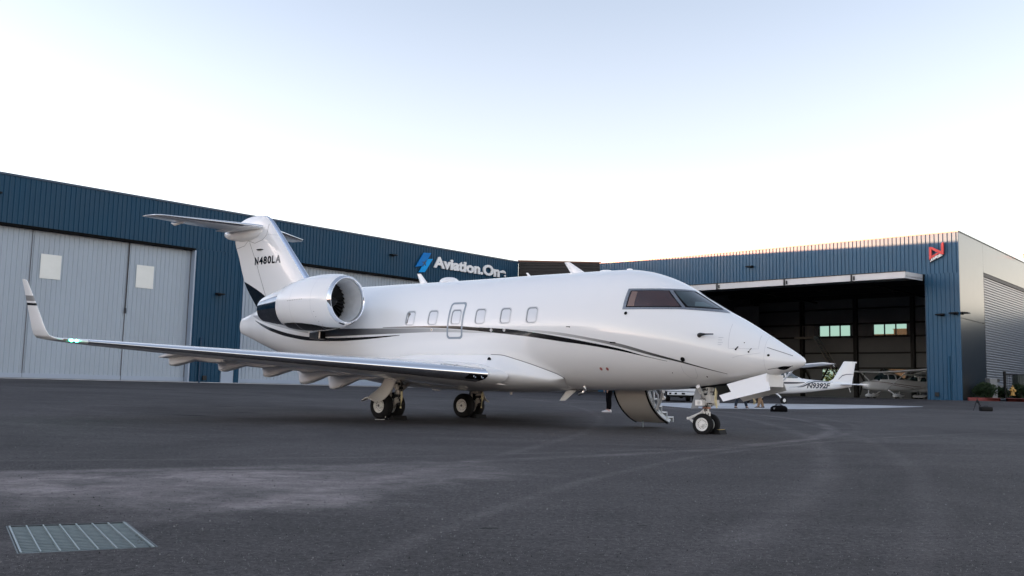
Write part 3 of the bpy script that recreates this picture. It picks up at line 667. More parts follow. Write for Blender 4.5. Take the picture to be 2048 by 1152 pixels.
# neighbouring hangar out of view, added for the silver side wall to mirror
p_=Vector((66,80,0));q_=Vector((.86,.51,0)).normalized()
RN=empty('hangar','blue metal hangar standing outside the photo beyond its right edge','hangar',mat=frame_mat(p_,Vector((q_.y,-q_.x,0)),q_))
mb=MB();corr(mb,-30,30,FL,9.5,ident);mb.build('wall_siding',BLUE,RN)
mb=MB();mb.box(-30,30,.05,18,FL,9.4);mb.build('building_body',BTRIM,RN)
mb=MB();mb.box(-30.1,30.1,-.1,18.1,9.5,9.7);mb.build('roof',ROOFM,RN)
# ================= business jet =================
ac_o=Vector((4.2286,20.1519,0.0));yaw=-.65634;pit=-.0072
AX=Vector((math.cos(yaw)*math.cos(pit),math.sin(yaw)*math.cos(pit),math.sin(pit)));AY=Vector((-math.sin(yaw),math.cos(yaw),0));AZ=AX.cross(AY)
JM=Matrix(((AX.x,AY.x,AZ.x,ac_o.x),(AX.y,AY.y,AZ.y,ac_o.y),(AX.z,AY.z,AZ.z,ac_o.z),(0,0,0,1)))
JET=empty('business_jet','large white twin engine business jet with black and grey stripes and lowered airstair','business jet',mat=JM)
# x, zt, zb, zc, w
ST=[(2.17,1.575,1.575,1.575,0.0),(2.14,1.635,1.51,1.57,.07),(2.06,1.70,1.455,1.57,.135),(1.80,1.87,1.365,1.58,.275),(1.4,2.125,1.25,1.63,.47),
(0.9,2.43,1.135,1.72,.71),(0.5,2.645,1.075,1.80,.875),(0.2,2.82,1.03,1.87,.97),(-.05,2.97,1.00,1.93,1.04),(-.3,3.135,.975,1.98,1.10),
(-.6,3.30,.95,2.03,1.165),(-.9,3.43,.93,2.08,1.22),(-1.4,3.58,.905,2.15,1.29),(-1.9,3.645,.89,2.21,1.33),(-2.5,3.65,.882,2.25,1.345),(-4,3.645,.88,2.25,1.345),(-7,3.615,.875,2.245,1.345),(-9,3.61,.88,2.245,1.345),
(-10,3.605,.95,2.26,1.335),(-11,3.60,1.08,2.30,1.29),(-12,3.58,1.24,2.36,1.18),(-13,3.53,1.43,2.42,1.02),(-14,3.42,1.66,2.49,.82),(-15,3.20,1.93,2.56,.52),(-15.7,2.98,2.15,2.56,.29),(-16.25,2.82,2.31,2.565,.14)]
def pchip(xs,ys):
    n=len(xs);h=[xs[i+1]-xs[i] for i in range(n-1)];d=[(ys[i+1]-ys[i])/h[i] for i in range(n-1)]
    m=[0]*n;m[0]=d[0];m[-1]=d[-1]
    for i in range(1,n-1):
        if d[i-1]*d[i]<=0:m[i]=0
        else:
            a=2*h[i]+h[i-1];b=h[i]+2*h[i-1];m[i]=(a+b)/(a/d[i-1]+b/d[i])
    def f(x):
        if x<=xs[0]:return ys[0]
        if x>=xs[-1]:return ys[-1]
        i=0
        while x>xs[i+1]:i+=1
        t=(x-xs[i])/h[i]
        return ys[i]*(1+2*t)*(1-t)**2+h[i]*m[i]*t*(1-t)**2+ys[i+1]*t*t*(3-2*t)+h[i]*m[i+1]*t*t*(t-1)
    return f
_S=ST[::-1]
FT,FB,FC,FW=[pchip([s[0] for s in _S],[s[k] for s in _S]) for k in (1,2,3,4)]
def fus_pt(x,phi):  # phi 0=top, + toward starboard ; returns y_starboard,z
    zc=FC(x);c=math.cos(phi);h=(FT(x)-zc) if c>0 else (zc-FB(x))
    return FW(x)*math.sin(phi),zc+h*c
def fus_y(x,z):
    zc=FC(x);h=(FT(x)-zc) if z>zc else (zc-FB(x))
    c=(z-zc)/h
    return FW(x)*math.sqrt(max(0,1-c*c))

def fp(x,ys,z):return (x,-ys,z)        # starboard positive input -> blender local
def fus_pos(x,phi,off=0):
    y,z=fus_pt(x,phi)
    if off:
        e=1e-3;x1=min(x,2.16);a=Vector((x1-e,*fus_pt(x1-e,phi)));b=Vector((x1,*fus_pt(x1,phi)));c=Vector((x1,*fus_pt(x1,phi+e)))
        n=(a-b).cross(c-b)
        if n.length>0:
            n.normalize()
            if n.y*math.sin(phi)+n.z*math.cos(phi)<0:n=-n
            return fp(x+n.x*off,y+n.y*off,z+n.z*off)
    return fp(x,y,z)
def phi_of(x,z):
    zc=FC(x);h=(FT(x)-zc) if z>zc else (zc-FB(x));return math.acos(max(-1,min(1,(z-zc)/h)))
def fz(x,z,off=0,side=1):
    p=fus_pos(x,phi_of(x,z),off)
    return p if side>0 else (p[0],-p[1],p[2])
xs=[-16.25+.1*i for i in range(0,166)]
xs=[x for x in xs if x<.15]+[.2+.05*i for i in range(0,36)]+[2.0,2.04,2.07,2.1,2.125,2.145,2.158,2.166]
def fmesh(xa,xb):
    q=[xa]+[x for x in xs if xa+.01<x<xb-.01]+[xb];return q
def fuse(xa,xb,tail=False,nose=False):
    mb=MB();st=fmesh(xa,xb);rings=[[fp(x,*fus_pt(x,k*2*math.pi/128)) for k in range(128)] for x in st]
    mb.loft(rings,cap=False)
    if tail:
        c=[(p[0]-.015,p[1]*.9,(p[2]-2.57)*.95+2.57) for p in rings[0]];d=[(p[0]-.02,p[1]*.5,(p[2]-2.57)*.8+2.57) for p in rings[0]];mb.loft([rings[0],c,d]);
    if nose:
        mb.loft([rings[-1],[(2.17,0,1.575)]*128],cap=False)
    return mb
F=fuse(-16.25,1.462,tail=True).build('fuselage',WHITE,JET,smooth=True,angle=60,weld=True)
fuse(1.466,2.166,nose=True).build('radome',WHITE,JET,smooth=True,angle=60,weld=True)
fuse(1.45,1.478);mb=MB();rings=[[fp(x,*(lambda a:(a[0]*.996,(a[1]-1.66)*.996+1.66))(fus_pt(x,k*2*math.pi/96))) for k in range(96)] for x in (1.455,1.472)];mb.loft(rings,cap=False);mb.build('radome_seam',LINEF,JET)
# ---- stripes (x,top,bottom) laid on the skin ----
def strip(name,tx,tz,bx,bz,mt,off,nu=140,nv=4,side=1,par=None,lab=None):
    ft=pchip(tx,tz);fb=pchip(bx,bz);x0=max(tx[0],bx[0]);x1=min(tx[-1],bx[-1]);mb=MB()
    mb.grid(lambda u,v:fz(lerp(x0,x1,u),lerp(fb(lerp(x0,x1,u)),max(ft(lerp(x0,x1,u)),fb(lerp(x0,x1,u))+.0005),v),off,side),nu,nv)
    o=mb.build(name,mt,par or F,smooth=True)
    if lab:o['label']=lab
    return o
def grad(name,c0,c1,x0,x1,coat=.6,rough=.2):
    m=bpy.data.materials.new(name);m.use_nodes=True;t=m.node_tree;b=t.nodes['Principled BSDF']
    tc=t.nodes.new('ShaderNodeTexCoord');sp=t.nodes.new('ShaderNodeSeparateXYZ');cr=t.nodes.new('ShaderNodeValToRGB');mr_=t.nodes.new('ShaderNodeMapRange')
    mr_.inputs[1].default_value=x0;mr_.inputs[2].default_value=x1
    t.links.new(tc.outputs['Object'],sp.inputs[0]);t.links.new(sp.outputs[0],mr_.inputs[0]);t.links.new(mr_.outputs[0],cr.inputs[0])
    cr.color_ramp.elements[0].color=(*c0,1);cr.color_ramp.elements[1].color=(*c1,1);t.links.new(cr.outputs[0],b.inputs['Base Color'])
    b.inputs['Roughness'].default_value=rough;b.inputs['Coat Weight'].default_value=coat;return m
BRZ=grad('dark_bronze_fading_to_black',(.07,.058,.045),(.006,.006,.007),-7,-4.3)
GFA=grad('grey_fading_paint_forward',(.66,.66,.66),(.055,.055,.055),-3.7,-.5)
GRB=grad('grey_fading_paint_rear',(.07,.07,.075),(.66,.66,.66),-9.6,-5.2)
WL=grad('winglet_band_grey',(.3,.3,.3),(.3,.3,.3),0,1)
for sd_ in (1,-1):
    strip('black_cheat_line',[-8.54,-7.6,-6.88,-6.12,-5.4,-4.92,-4.51,-3.76,-2.98,-2.25,-1.43,-.87,-.42],[2.333,2.340,2.343,2.335,2.29,2.265,2.24,2.16,2.05,1.93,1.78,1.63,1.533],
      [-8.54,-7.6,-6.88,-6.12,-5.4,-4.92,-4.51,-3.76,-2.98,-2.25,-1.43,-.87,-.42],[2.322,2.312,2.300,2.262,2.205,2.162,2.125,2.048,1.948,1.860,1.730,1.617,1.526],BRZ,.0045,side=sd_)
    strip('grey_cheat_line',[-4.58,-3.76,-2.97,-2.24,-1.42,-.73,-.15,.39,.73],[2.25,2.21,2.14,2.03,1.885,1.70,1.545,1.39,1.297],[-4.58,-3.76,-2.97,-2.24,-1.42,-.74,-.16,.38,.73],[2.24,2.17,2.08,1.975,1.815,1.645,1.512,1.375,1.290],GFA,.003,side=sd_)
    strip('grey_rear_band',[-10.9,-9.27,-7.83,-6.88,-5.83,-4.91],[2.32,2.31,2.30,2.285,2.225,2.15],[-10.9,-9.27,-7.83,-6.87,-5.82,-4.91],[2.10,2.14,2.17,2.19,2.17,2.14],GRB,.003,side=sd_)
    strip('black_tail_curve',[-14.95,-13.65,-12.49,-11.49,-10.31,-9.27,-7.92],[2.69,2.41,2.21,2.11,2.07,2.085,2.125],[-14.95,-13.66,-12.52,-11.51,-10.32,-9.27,-7.92],[2.675,2.31,2.11,2.01,1.985,2.02,2.115],BLACK,.004,side=sd_)
    strip('grey_tail_field',[-15.3,-14.4,-13.75,-12.75,-11.6],[2.86,2.83,2.75,2.55,2.36],[-15.3,-14.4,-13.66,-12.13,-11.6],[2.84,2.64,2.51,2.28,2.22],mat('pale_grey_tail_paint',(.50,.51,.52),.22,coat=.6),.0025,side=sd_)
# ---- generic conforming shapes ----
def rrect(cx,cz,hx,hz,r,n=72):
    pts=[];per=[(cx+hx-r,cz+hz-r,0),(cx-hx+r,cz+hz-r,90),(cx-hx+r,cz-hz+r,180),(cx+hx-r,cz-hz+r,270)]
    for i,(ax,az,a0_) in enumerate(per):
        for k in range(7):
            a=rad(a0_+k*15);pts.append((ax+r*math.cos(a),az+r*math.sin(a)))
        nx=per[(i+1)%4];a=rad(a0_+90);p=(ax+r*math.cos(a),az+r*math.sin(a));b=rad(nx[2]);q=(nx[0]+r*math.cos(b),nx[1]+r*math.sin(b))
        for k in range(1,6):pts.append((lerp(p[0],q[0],k/6),lerp(p[1],q[1],k/6)))
    return pts
def fan(name,pts,mt,off,par,side=1,K=5,mapf=fz,bulge=0):
    cx=sum(p[0] for p in pts)/len(pts);cz=sum(p[1] for p in pts)/len(pts);mb=MB();rings=[]
    for k in range(K+1):
        t=max(.001,k/K);rings.append([mapf(cx+(p[0]-cx)*t,cz+(p[1]-cz)*t,off+bulge*(1-t*t),side) for p in pts])
    mb.loft(rings,cap=False);return mb.build(name,mt,par,smooth=True)
def ring(name,po,pi,mt,off,par,side=1,mapf=fz,off2=None):
    mb=MB();mb.loft([[mapf(*p,off,side) for p in po],[mapf(*p,off if off2 is None else off2,side) for p in pi]],cap=False);return mb.build(name,mt,par,smooth=True)
for sd_ in (1,-1):
    for i in range(6):
        cx=-7.595+.768*i
        if sd_<0 and i==5:continue
        cz=2.557;P0=rrect(cx,cz,.165,.195,.085)
        wo=ring('cabin_window',P0,rrect(cx,cz,.142,.172,.07),mat('window_rim',(.66,.67,.69),.25,coat=.5) if i==0 and sd_==1 else bpy.data.materials['window_rim'],.004,F,side=sd_,off2=.007)
        wo.parent=JET
        fan('pane',rrect(cx+.016,cz-.012,.124,.156,.06),PANE,.0085,wo,sd_)
        ring('seal_crescent',rrect(cx,cz,.143,.173,.07),rrect(cx+.017,cz-.012,.123,.155,.06),SEAL_CRESC,.0075,wo,sd_)  # ring widened aft and above paints the pane's dark reflection crescent
    ex=ring('emergency_exit_outline' if sd_>0 else 'emergency_exit_outline',rrect(-6.06,2.47,.255,.455,.09),rrect(-6.06,2.47,.205,.405,.06),EXITL,.0062,F,sd_)
mb=MB();
fan('blind_gap_reflection',[(-7.70,2.42),(-7.66,2.42),(-7.60,2.66),(-7.64,2.70),(-7.70,2.68)],mat('bronze_reflection_gap',(.10,.085,.07),.2,coat=1),.0095,F,1,K=2)  # bronze reflection at the blind gap, painted on the pane
# ---- cockpit glazing ----
def quad_patch(name,c,mt,off,par,side,n=(14,8),by='z'):
    # c: four corners (x,z) or (x,phi): lower-aft, lower-fwd, upper-fwd, upper-aft
    def g_(u,v):
        a=[lerp(c[0][i],c[1][i],u) for i in (0,1)];b=[lerp(c[3][i],c[2][i],u) for i in (0,1)]
        x=lerp(a[0],b[0],v);z=min(lerp(a[1],b[1],v),FT(x)-.0035);p=fus_pos(x,phi_of(x,z),off);return p if side>0 else (p[0],-p[1],p[2])
    mb=MB();mb.grid(g_,*n);return mb.build(name,mt,par,smooth=True)
for sd_ in (1,-1):
    fr=quad_patch('cockpit_window_frame',[(-1.405,2.625),(-.135,2.625),(-.545,3.10),(-1.40,3.10)],WFRAME,.005,JET,sd_,n=(20,10))
    q=quad_patch('side_glass_seal',[(-1.335,2.672),(-.185,2.672),(-.565,3.052),(-1.335,3.052)],HOLE,.008,fr,sd_,n=(18,10))
    q=quad_patch('side_glass',[(-1.31,2.69),(-.225,2.69),(-.58,3.037),(-1.318,3.037)],GLASS_R,.011,fr,sd_,n=(18,10))
    q=quad_patch('glass_blind',[(-1.306,2.694),(-1.16,2.694),(-1.17,3.02),(-1.29,3.03)],mat('tan_blind',(.20,.125,.10),.06,coat=1),.0125,fr,sd_)
    fr=quad_patch('windshield_frame',[(-.135,2.625),(.60,2.58),(-.20,3.10),(-.545,3.10)],WFRAME,.0055,JET,sd_,n=(30,14))
    q=quad_patch('windshield_seal',[(-.125,2.672),(.46,2.650),(-.20,3.06),(-.50,3.055)],HOLE,.009,fr,sd_,n=(30,14))
    q=quad_patch('windshield_glass',[(-.095,2.69),(.42,2.668),(-.20,3.045),(-.475,3.04)],GLASS_B,.0115,fr,sd_,n=(30,14))
    if sd_>0:quad_patch('instrument_coaming',[(.02,2.70),(.30,2.695),(.10,2.80),(-.02,2.80)],mat('pale_blue_interior',(.07,.11,.12),.05,coat=1),.0135,fr,sd_)
# ---- small fittings on the nose and sides ----
def dot(name,x,z,r,mt,off=.008,side=1,par=None):
    return fan(name,[(x+r*math.cos(k*2*math.pi/20),z+r*math.sin(k*2*math.pi/20)) for k in range(20)],mt,off,par or F,side,K=2)
def hair(name,pts,wd,mt,off=.005,side=1,par=None,closed=False):
    P_=[]
    for i in range(len(pts)-(0 if closed else 1)):
        a=pts[i];b=pts[(i+1)%len(pts)];n=max(1,int(math.hypot(b[0]-a[0],b[1]-a[1])/.05))
        P_+=[(lerp(a[0],b[0],k/n),lerp(a[1],b[1],k/n)) for k in range(n)]
    P_.append(pts[0] if closed else pts[-1]);mb=MB();L1=[];L2=[]
    for i,p in enumerate(P_):
        q=P_[min(i+1,len(P_)-1)];o_=P_[max(i-1,0)];dx,dz=q[0]-o_[0],q[1]-o_[1];l=math.hypot(dx,dz) or 1
        L1.append(fz(p[0]-dz/l*wd/2,p[1]+dx/l*wd/2,off,side));L2.append(fz(p[0]+dz/l*wd/2,p[1]-dx/l*wd/2,off,side))
    mb.loft([L1,L2],cap=False,close=False);return mb.build(name,mt,par or F)
for sd_ in (1,-1):
    dot('ice_detector',-1.31,2.54,.035,HOLE,.012,sd_);dot('angle_of_attack_vane',-.08,1.575,.047,HOLE,.012,sd_)
    a=Vector(fz(.27,2.07,0,sd_));b=Vector(fz(.30,2.07,.07,sd_));mb=MB();mb.tube([a,b,b+Vector((.12,0,.005)),b+Vector((.28,0,.004))],[.05,.035,.014,.012],10);mb.build('pitot_probe',DARKF,F,smooth=True)
    for x,z,r in ((1.1,1.93,.010),(.96,1.79,.018),(1.19,1.745,.017),(1.54,1.685,.024),(-2.68,2.26,.014),(.30,1.23,.014),(-.39,1.295,.01)):dot('static_port',x,z,r,HOLE,.007,sd_)
    hair('probe_streak',[(.95,1.78),(1.0,1.85)],.022,DARKF,.009,sd_);hair('probe_streak',[(1.20,1.77),(1.235,1.82)],.012,DARKF,.009,sd_)
    hair('vent_slot',[(-1.66,1.915),(-1.52,1.905)],.028,HOLE,.008,sd_);hair('vent_slot',[(-2.77,2.265),(-2.66,2.262)],.015,HOLE,.008,sd_)
    for x in (-2.04,-1.88):
        dot('drain_ring',x,1.35,.035,mat('placard_pink',(.45,.20,.18),.5) if sd_>0 and x<-2 else bpy.data.materials['placard_pink'],.006,sd_);dot('drain_port',x,1.35,.018,REDM,.008,sd_)
    for x,z in ((-4.91,2.215),(-4.52,2.215),(-6.81,2.245)):dot('exit_light_rim',x,z,.035,WSIGN,.008,sd_);dot('exit_light_lens',x,z,.02,mat('amber_lens',(.45,.28,.12),.2) if x<-6 and sd_>0 else bpy.data.materials.get('amber_lens') or GREYP,.010,sd_)
    hair('radome_strip',[(1.50,1.845),(1.96,1.685)],.010,LINE,.004,sd_);hair('radome_strip',[(1.50,1.405),(1.96,1.485)],.010,LINE,.004,sd_)
    hair('access_panel_line',[(.80,2.33),(.83,1.81),(1.36,1.81),(1.34,2.10)],.006,LINEF,.003,sd_)
    hair('nose_panel_line',[(.90,1.62),(1.0,1.66),(1.40,1.73)],.006,LINEF,.003,sd_)
    hair('service_panel_line',[(-.15,1.45),(-.14,1.30),(-.06,1.20),(.06,1.19),(.12,1.25),(.13,1.40)],.006,LINEF,.003,sd_)
    for k in range(4):hair('stencil',[(.63,2.03-.05*k),(.72-.02*(k%2),2.03-.05*k)],.007,mat('stencil_grey',(.45,.47,.5),.4) if k==0 and sd_>0 else bpy.data.materials['stencil_grey'],.003,sd_)
    # radar cooling intake under the radome
    mb=MB();mb.grid(lambda u,v:fus_pos(1.67+.26*u,sd_*(math.pi*.70+(v-.3)*.42*math.sin(math.pi*u)),.006),14,6);mb.build('cooling_intake',HOLE,F,smooth=True)
# ---- nose bay, airstair opening, belly patches ----
mb=MB();mb.grid(lambda u,v:fus_pos(-.30+1.72*u,math.pi+(v-.5)*.30/max(.3,FW(-.3+1.72*u))*1.6,.004),20,6);mb.build('nose_bay_shade',HOLE,F,smooth=True)  # no cavity: dark patch on the skin paints the shade of the bay
strip('airstair_opening_shade',[-2.95,-2.0],[3.0,3.0],[-2.95,-2.0],[1.10,1.10],HOLE,.006,nu=20,nv=30,side=-1)  # dark patch on the skin paints the shade inside the doorway
mb=MB();mb.grid(lambda u,v:(lambda p:(p[0],p[1],p[2]-.012))(fus_pos(-2.95+.95*u,-(math.pi-.35-.35*v),.01)),10,6);mb.build('door_sill',mat('bare_sill_metal',(.62,.60,.58),.3,.8),F,smooth=True)
# ---- belly fairing ----
def fairing(x):
    T=pchip([-10.3,-9.6,-8.5,-7.4,-4.95,-4.74,-4.26,-3.84,-3.46,-3.26,-3.17],[1.15,1.30,1.52,1.64,1.64,1.635,1.53,1.41,1.28,1.20,1.13])(x)
    Bz=pchip([-10.3,-9.6,-8.5,-7,-5.2,-4.4,-3.8,-3.4,-3.17],[1.02,.89,.80,.76,.755,.78,.83,.88,1.10])(x)
    yt=fus_y(x,T)+.004
    Wd=yt+pchip([-10.3,-9.6,-8.5,-5.4,-4.75,-4.45,-4.1,-3.7,-3.3,-3.17],[0,.12,.36,.48,.52,.44,.30,.15,.03,0])(x)
    zm=lerp(T,Bz,.45)
    pts=[]
    for k in range(9):
        a=k/8;pts.append((lerp(yt,Wd,math.sin(a*math.pi/2)**.9),lerp(T,zm,a**.85)))
    for k in range(1,15):
        a=k/14*math.pi/2;pts.append((Wd*max(0,math.cos(a))**.75,zm-(zm-Bz)*math.sin(a)**1.15))
    return pts
mb=MB();fx=[-10.3+.1*i for i in range(71)]+[-3.22,-3.175];R_=[]
for x in fx:
    p=fairing(x);R_.append([(x,-a,b) for a,b in p]+[(x,a,b) for a,b in p[::-1][1:]])
mb.loft(R_,cap=False,close=False);BF=mb.build('belly_fairing',WHITE,JET,smooth=True,angle=50)
# dark outline where the fairing meets the skin
def fline(x):
    p=fairing(x)[0];return p
for s_ in (1,-1):
    mb=MB();st=[x for x in fx if -5.05<x];L1=[(x,-s_*(fline(x)[0]+.006),fline(x)[1]+.009) for x in st];L2=[(x,-s_*(fline(x)[0]+.010),fline(x)[1]-.006) for x in st]
    p=fairing(-3.175);L1+=[(-3.16,-s_*(a+.006),b) for a,b in p[3:14:2]];L2+=[(-3.18,-s_*(a+.010),b) for a,b in p[3:14:2]]
    mb.loft([L1,L2],cap=False,close=False);mb.build('fairing_seam',LINE,BF)
    def ffz(x,t,off):  # point on the fairing side
        p=fairing(x);i=min(int(t),len(p)-2);f_=t-i;a=lerp(p[i][0],p[i+1][0],f_);b=lerp(p[i][1],p[i+1][1],f_);return (x,-s_*(a+off),b)
    mb=MB();mb.lathe([(0,0),(0,.055),(.01,.05)],(0,0,0),'y',16);c=ffz(-4.86,2.0,.022)
    mb.v=[(x+c[0],y+c[1],z+c[2]) for x,y,z in mb.v];mb.build('vent_hole',HOLE,BF)
    for tt,rr in ((6.5,.02),(8.2,.03)):
        mb=MB();c=ffz(-4.62,tt,.01);mb.box(c[0]-rr,c[0]+rr,c[1]-.006,c[1]+.006,c[2]-rr*.6,c[2]+rr*.6);mb.build('fastener_hole',HOLE,BF)
# ---- wing ----
def airfoil(n=22,cut=None):
    xs_=[.5*(1-math.cos(math.pi*i/n)) for i in range(n+1)]
    th=lambda x:5*(.2969*math.sqrt(x)-.126*x-.3516*x*x+.2843*x**3-.1036*x**4)
    return xs_,th
def wsec(y,le,te,zl,zt_,t,s_,cant=0):
    return dict(y=y,le=le,te=te,zl=zl,zt=zt_,t=t,c=cant)
def wpt(S_,xc,sgn,s_,th):
    x=lerp(S_['le'],S_['te'],xc);z=lerp(S_['zl'],S_['zt'],xc);d=th(xc)*S_['t']*(S_['le']-S_['te'])*sgn*(1.0 if sgn>0 else .95)
    ca,sa=math.cos(S_['c']),math.sin(S_['c']);return (x,-s_*(S_['y']-d*sa),z+d*ca)
xsA,thA=airfoil()
def wing_part(secs,s_,x0,x1,name,mt,par,nsub=6,cap=True,inter=True):
    pcs=[x for x in xsA if x0<x<x1];pcs=[x0]+pcs+[x1]
    rings=[]
    for a,b in zip(secs[:-1],secs[1:]):
        for k in range(nsub):
            t=k/nsub;S_={q:lerp(a[q],b[q],t) for q in a};rings.append(S_)
    rings.append(secs[-1]);R2=[]
    for S_ in rings:
        up_=[wpt(S_,x,1,s_,thA) for x in pcs];dn=[wpt(S_,x,-1,s_,thA) for x in pcs[::-1]]
        if x0==0:dn=dn[:-1]
        if x1==1:dn=dn[1:] if False else dn
        R2.append(up_+dn)
    mb=MB();mb.loft(R2,cap=cap);return mb.build(name,mt,par,smooth=True,angle=50,weld=True)
def mk(y,cant=0,te=None,le=None,z=None,t=None):
    L_=-4.51-.672*(y-1.9) if le is None else le
    T_=(-9.25-.02*(y-1.9) if y<3.6 else -9.28-.225*(y-3.6)) if te is None else te
    Z_=1.165+.056*(y-1.9) if z is None else z
    return dict(y=y,le=L_,te=T_,zl=Z_,zt=Z_+.02,t=(.118-.0035*(y-1.9)) if t is None else t,c=cant)
WS=[mk(1.0),mk(1.9),mk(3.6),mk(6.2),mk(8.6),mk(9.25,te=-10.30)]
for s_ in (1,-1):
    W_=wing_part(WS,s_,.075,1,'wing',WHITE,JET)
    L_=[mk(1.90),mk(3.6),mk(6.2),mk(8.86)]
    wing_part(L_,s_,0,.0745,'leading_edge',CHROME,W_,cap=True)
    wing_part([mk(8.87),mk(9.25)],s_,0,.0745,'wing_tip_edge',WHITE,W_,cap=True)
    wing_part([mk(1.5),mk(1.89)],s_,0,.0745,'wing_root_edge',WHITE,W_,cap=True)
    WG=[mk(9.25,te=-10.30),mk(9.40,rad(18),te=-10.26,le=-9.45,z=1.592),mk(9.50,rad(50),te=-10.18,le=-9.53,z=1.645,t=.085),mk(9.55,rad(74),te=-10.17,le=-9.60,z=1.76,t=.08),mk(9.62,rad(80),te=-10.30,le=-9.90,z=2.25,t=.08),mk(9.69,rad(82),te=-10.43,le=-10.20,z=2.72,t=.08),mk(9.70,rad(82),te=-10.43,le=-10.27,z=2.77,t=.05)]
    g=wing_part(WG,s_,0,1,'winglet',WHITE,W_,nsub=4)
    for za,zb,mt_,nm in ((2.24,2.29,BLACK,'black_band'),(2.33,2.44,WL,'grey_band')):
        def Sz(z):
            k=[i for i in range(3,6) if WG[i]['zl']<=z<=WG[i+1]['zl']][0];t=(z-WG[k]['zl'])/(WG[k+1]['zl']-WG[k]['zl']);return {q:lerp(WG[k][q],WG[k+1][q],t) for q in WG[k]}
        R2=[]
        for z in (za,zb):
            S_=dict(Sz(z));S_['t']*=1.09;S_['le']+=.004;S_['te']-=.004
            up_=[wpt(S_,x,1,s_,thA) for x in xsA];dn=[wpt(S_,x,-1,s_,thA) for x in xsA[::-1]][1:-1];R2.append(up_+dn)
        mb=MB();mb.loft(R2,cap=False);mb.build(nm,mt_,W_,smooth=True)
    # navigation light
    NG=mat('green_nav_lens' if s_>0 else 'red_nav_lens',(.02,.5,.25) if s_>0 else (.5,.02,.02),.1,emis=(.05,1,.5,3.5) if s_>0 else (1,.05,.05,3))
    S1=mk(8.92);mb=MB()
    for y_ in (9.06,9.14):
        S1=mk(y_);mb.add(*(lambda q:(q.v,q.f))(MB().lathe([(-.03,0),(-.025,.02),(0,.026),(.025,.02),(.03,0)],(S1['le']+.012,-s_*y_,S1['zl']-.002),'y',10)))
    mb.build('navigation_light',NG,W_,smooth=True)
    mb=MB();a_,b_=mk(9.18),mk(9.26);mb.bar((a_['le']+.006,-s_*9.18,a_['zl']),(b_['le']+.006,-s_*9.26,b_['zl']),.025,.04);mb.build('strobe_cover',mat('smoked_lens',(.06,.06,.06),.1,coat=1) if s_>0 else bpy.data.materials['smoked_lens'],W_,bevel=.008)
    # landing lights recessed at the root
    mb=MB();q=[];
    for y_ in (1.92,2.04,2.16,2.28):
        S_=mk(y_);q.append([tuple(Vector(wpt(S_,xc,-1,s_,thA))+Vector((.012,0,-.006))) for xc in (.0008,.004,.010,.02,.034)])
    mb.loft(q,cap=False,close=False);mb.build('landing_light_window',HOLE,W_,smooth=True)
    mb=MB()
    for y_ in (2.0,2.15):
        S_=mk(y_);c=Vector(wpt(S_,.010,-1,s_,thA));mb.add(*(lambda q:(q.v,q.f))(MB().lathe([(.0,.0),(.016,.03),(.022,.036),(.012,.042)],(c.x+.01,c.y,c.z),'x',14)))
    mb.build('landing_light',CHROME,W_,smooth=True)
    # flap track fairings
    for y_,za in ((6.25,1.18),(5.1,1.09),(4.0,.99),(2.95,.84),(1.98,.73)):
        te=mk(y_)['te'];zl=mk(y_)['zl'];mb=MB();R2=[]
        # stations: x, top z, bottom z, half width
        for x,zt_,zb_,hw in ((te+1.5,zl-.10,zl-.15,.03),(te+1.1,zl-.06,zl-.18,.085),(te+.55,zl-.02,lerp(zl,za,.50),.11),(te-.08,zl-.02,za-.0,.13),(te-.32,zl+.0,za-.04,.125),(te-.42,zl+.0,za-.03,.115),(te-.50,zl-.0,lerp(za,zl,.45),.08),(te-.62,zl-.01,zl-.07,.03)):
            zc_=(zt_+zb_)/2;hh=(zt_-zb_)/2
            R2.append([(x,-s_*y_+hw*abs(math.cos(a))**.55*(1 if math.cos(a)>0 else -1),zc_+hh*abs(math.sin(a))**.6*(1 if math.sin(a)>0 else -1)) for a in [k*2*math.pi/20 for k in range(20)]])
        mb.loft(R2);mb.build('flap_track_fairing',WHITE,W_,smooth=True,angle=60)
    # lowered flap
    for ya,yb in ((2.0,3.55),(3.65,6.6)):
        mb=MB();A_,B_=mk(ya),mk(yb)
        mb.hexa([(A_['te']+.25,-s_*ya,A_['zl']-.06),(B_['te']+.22,-s_*yb,B_['zl']-.05),(B_['te']-.38,-s_*yb,B_['zl']-.10),(A_['te']-.45,-s_*ya,A_['zl']-.12)],[(A_['te']+.25,-s_*ya,A_['zl']+.05),(B_['te']+.22,-s_*yb,B_['zl']+.05),(B_['te']-.40,-s_*yb,B_['zl']-.08),(A_['te']-.47,-s_*ya,A_['zl']-.09)])
        mb.build('flap',WHITE2,W_)
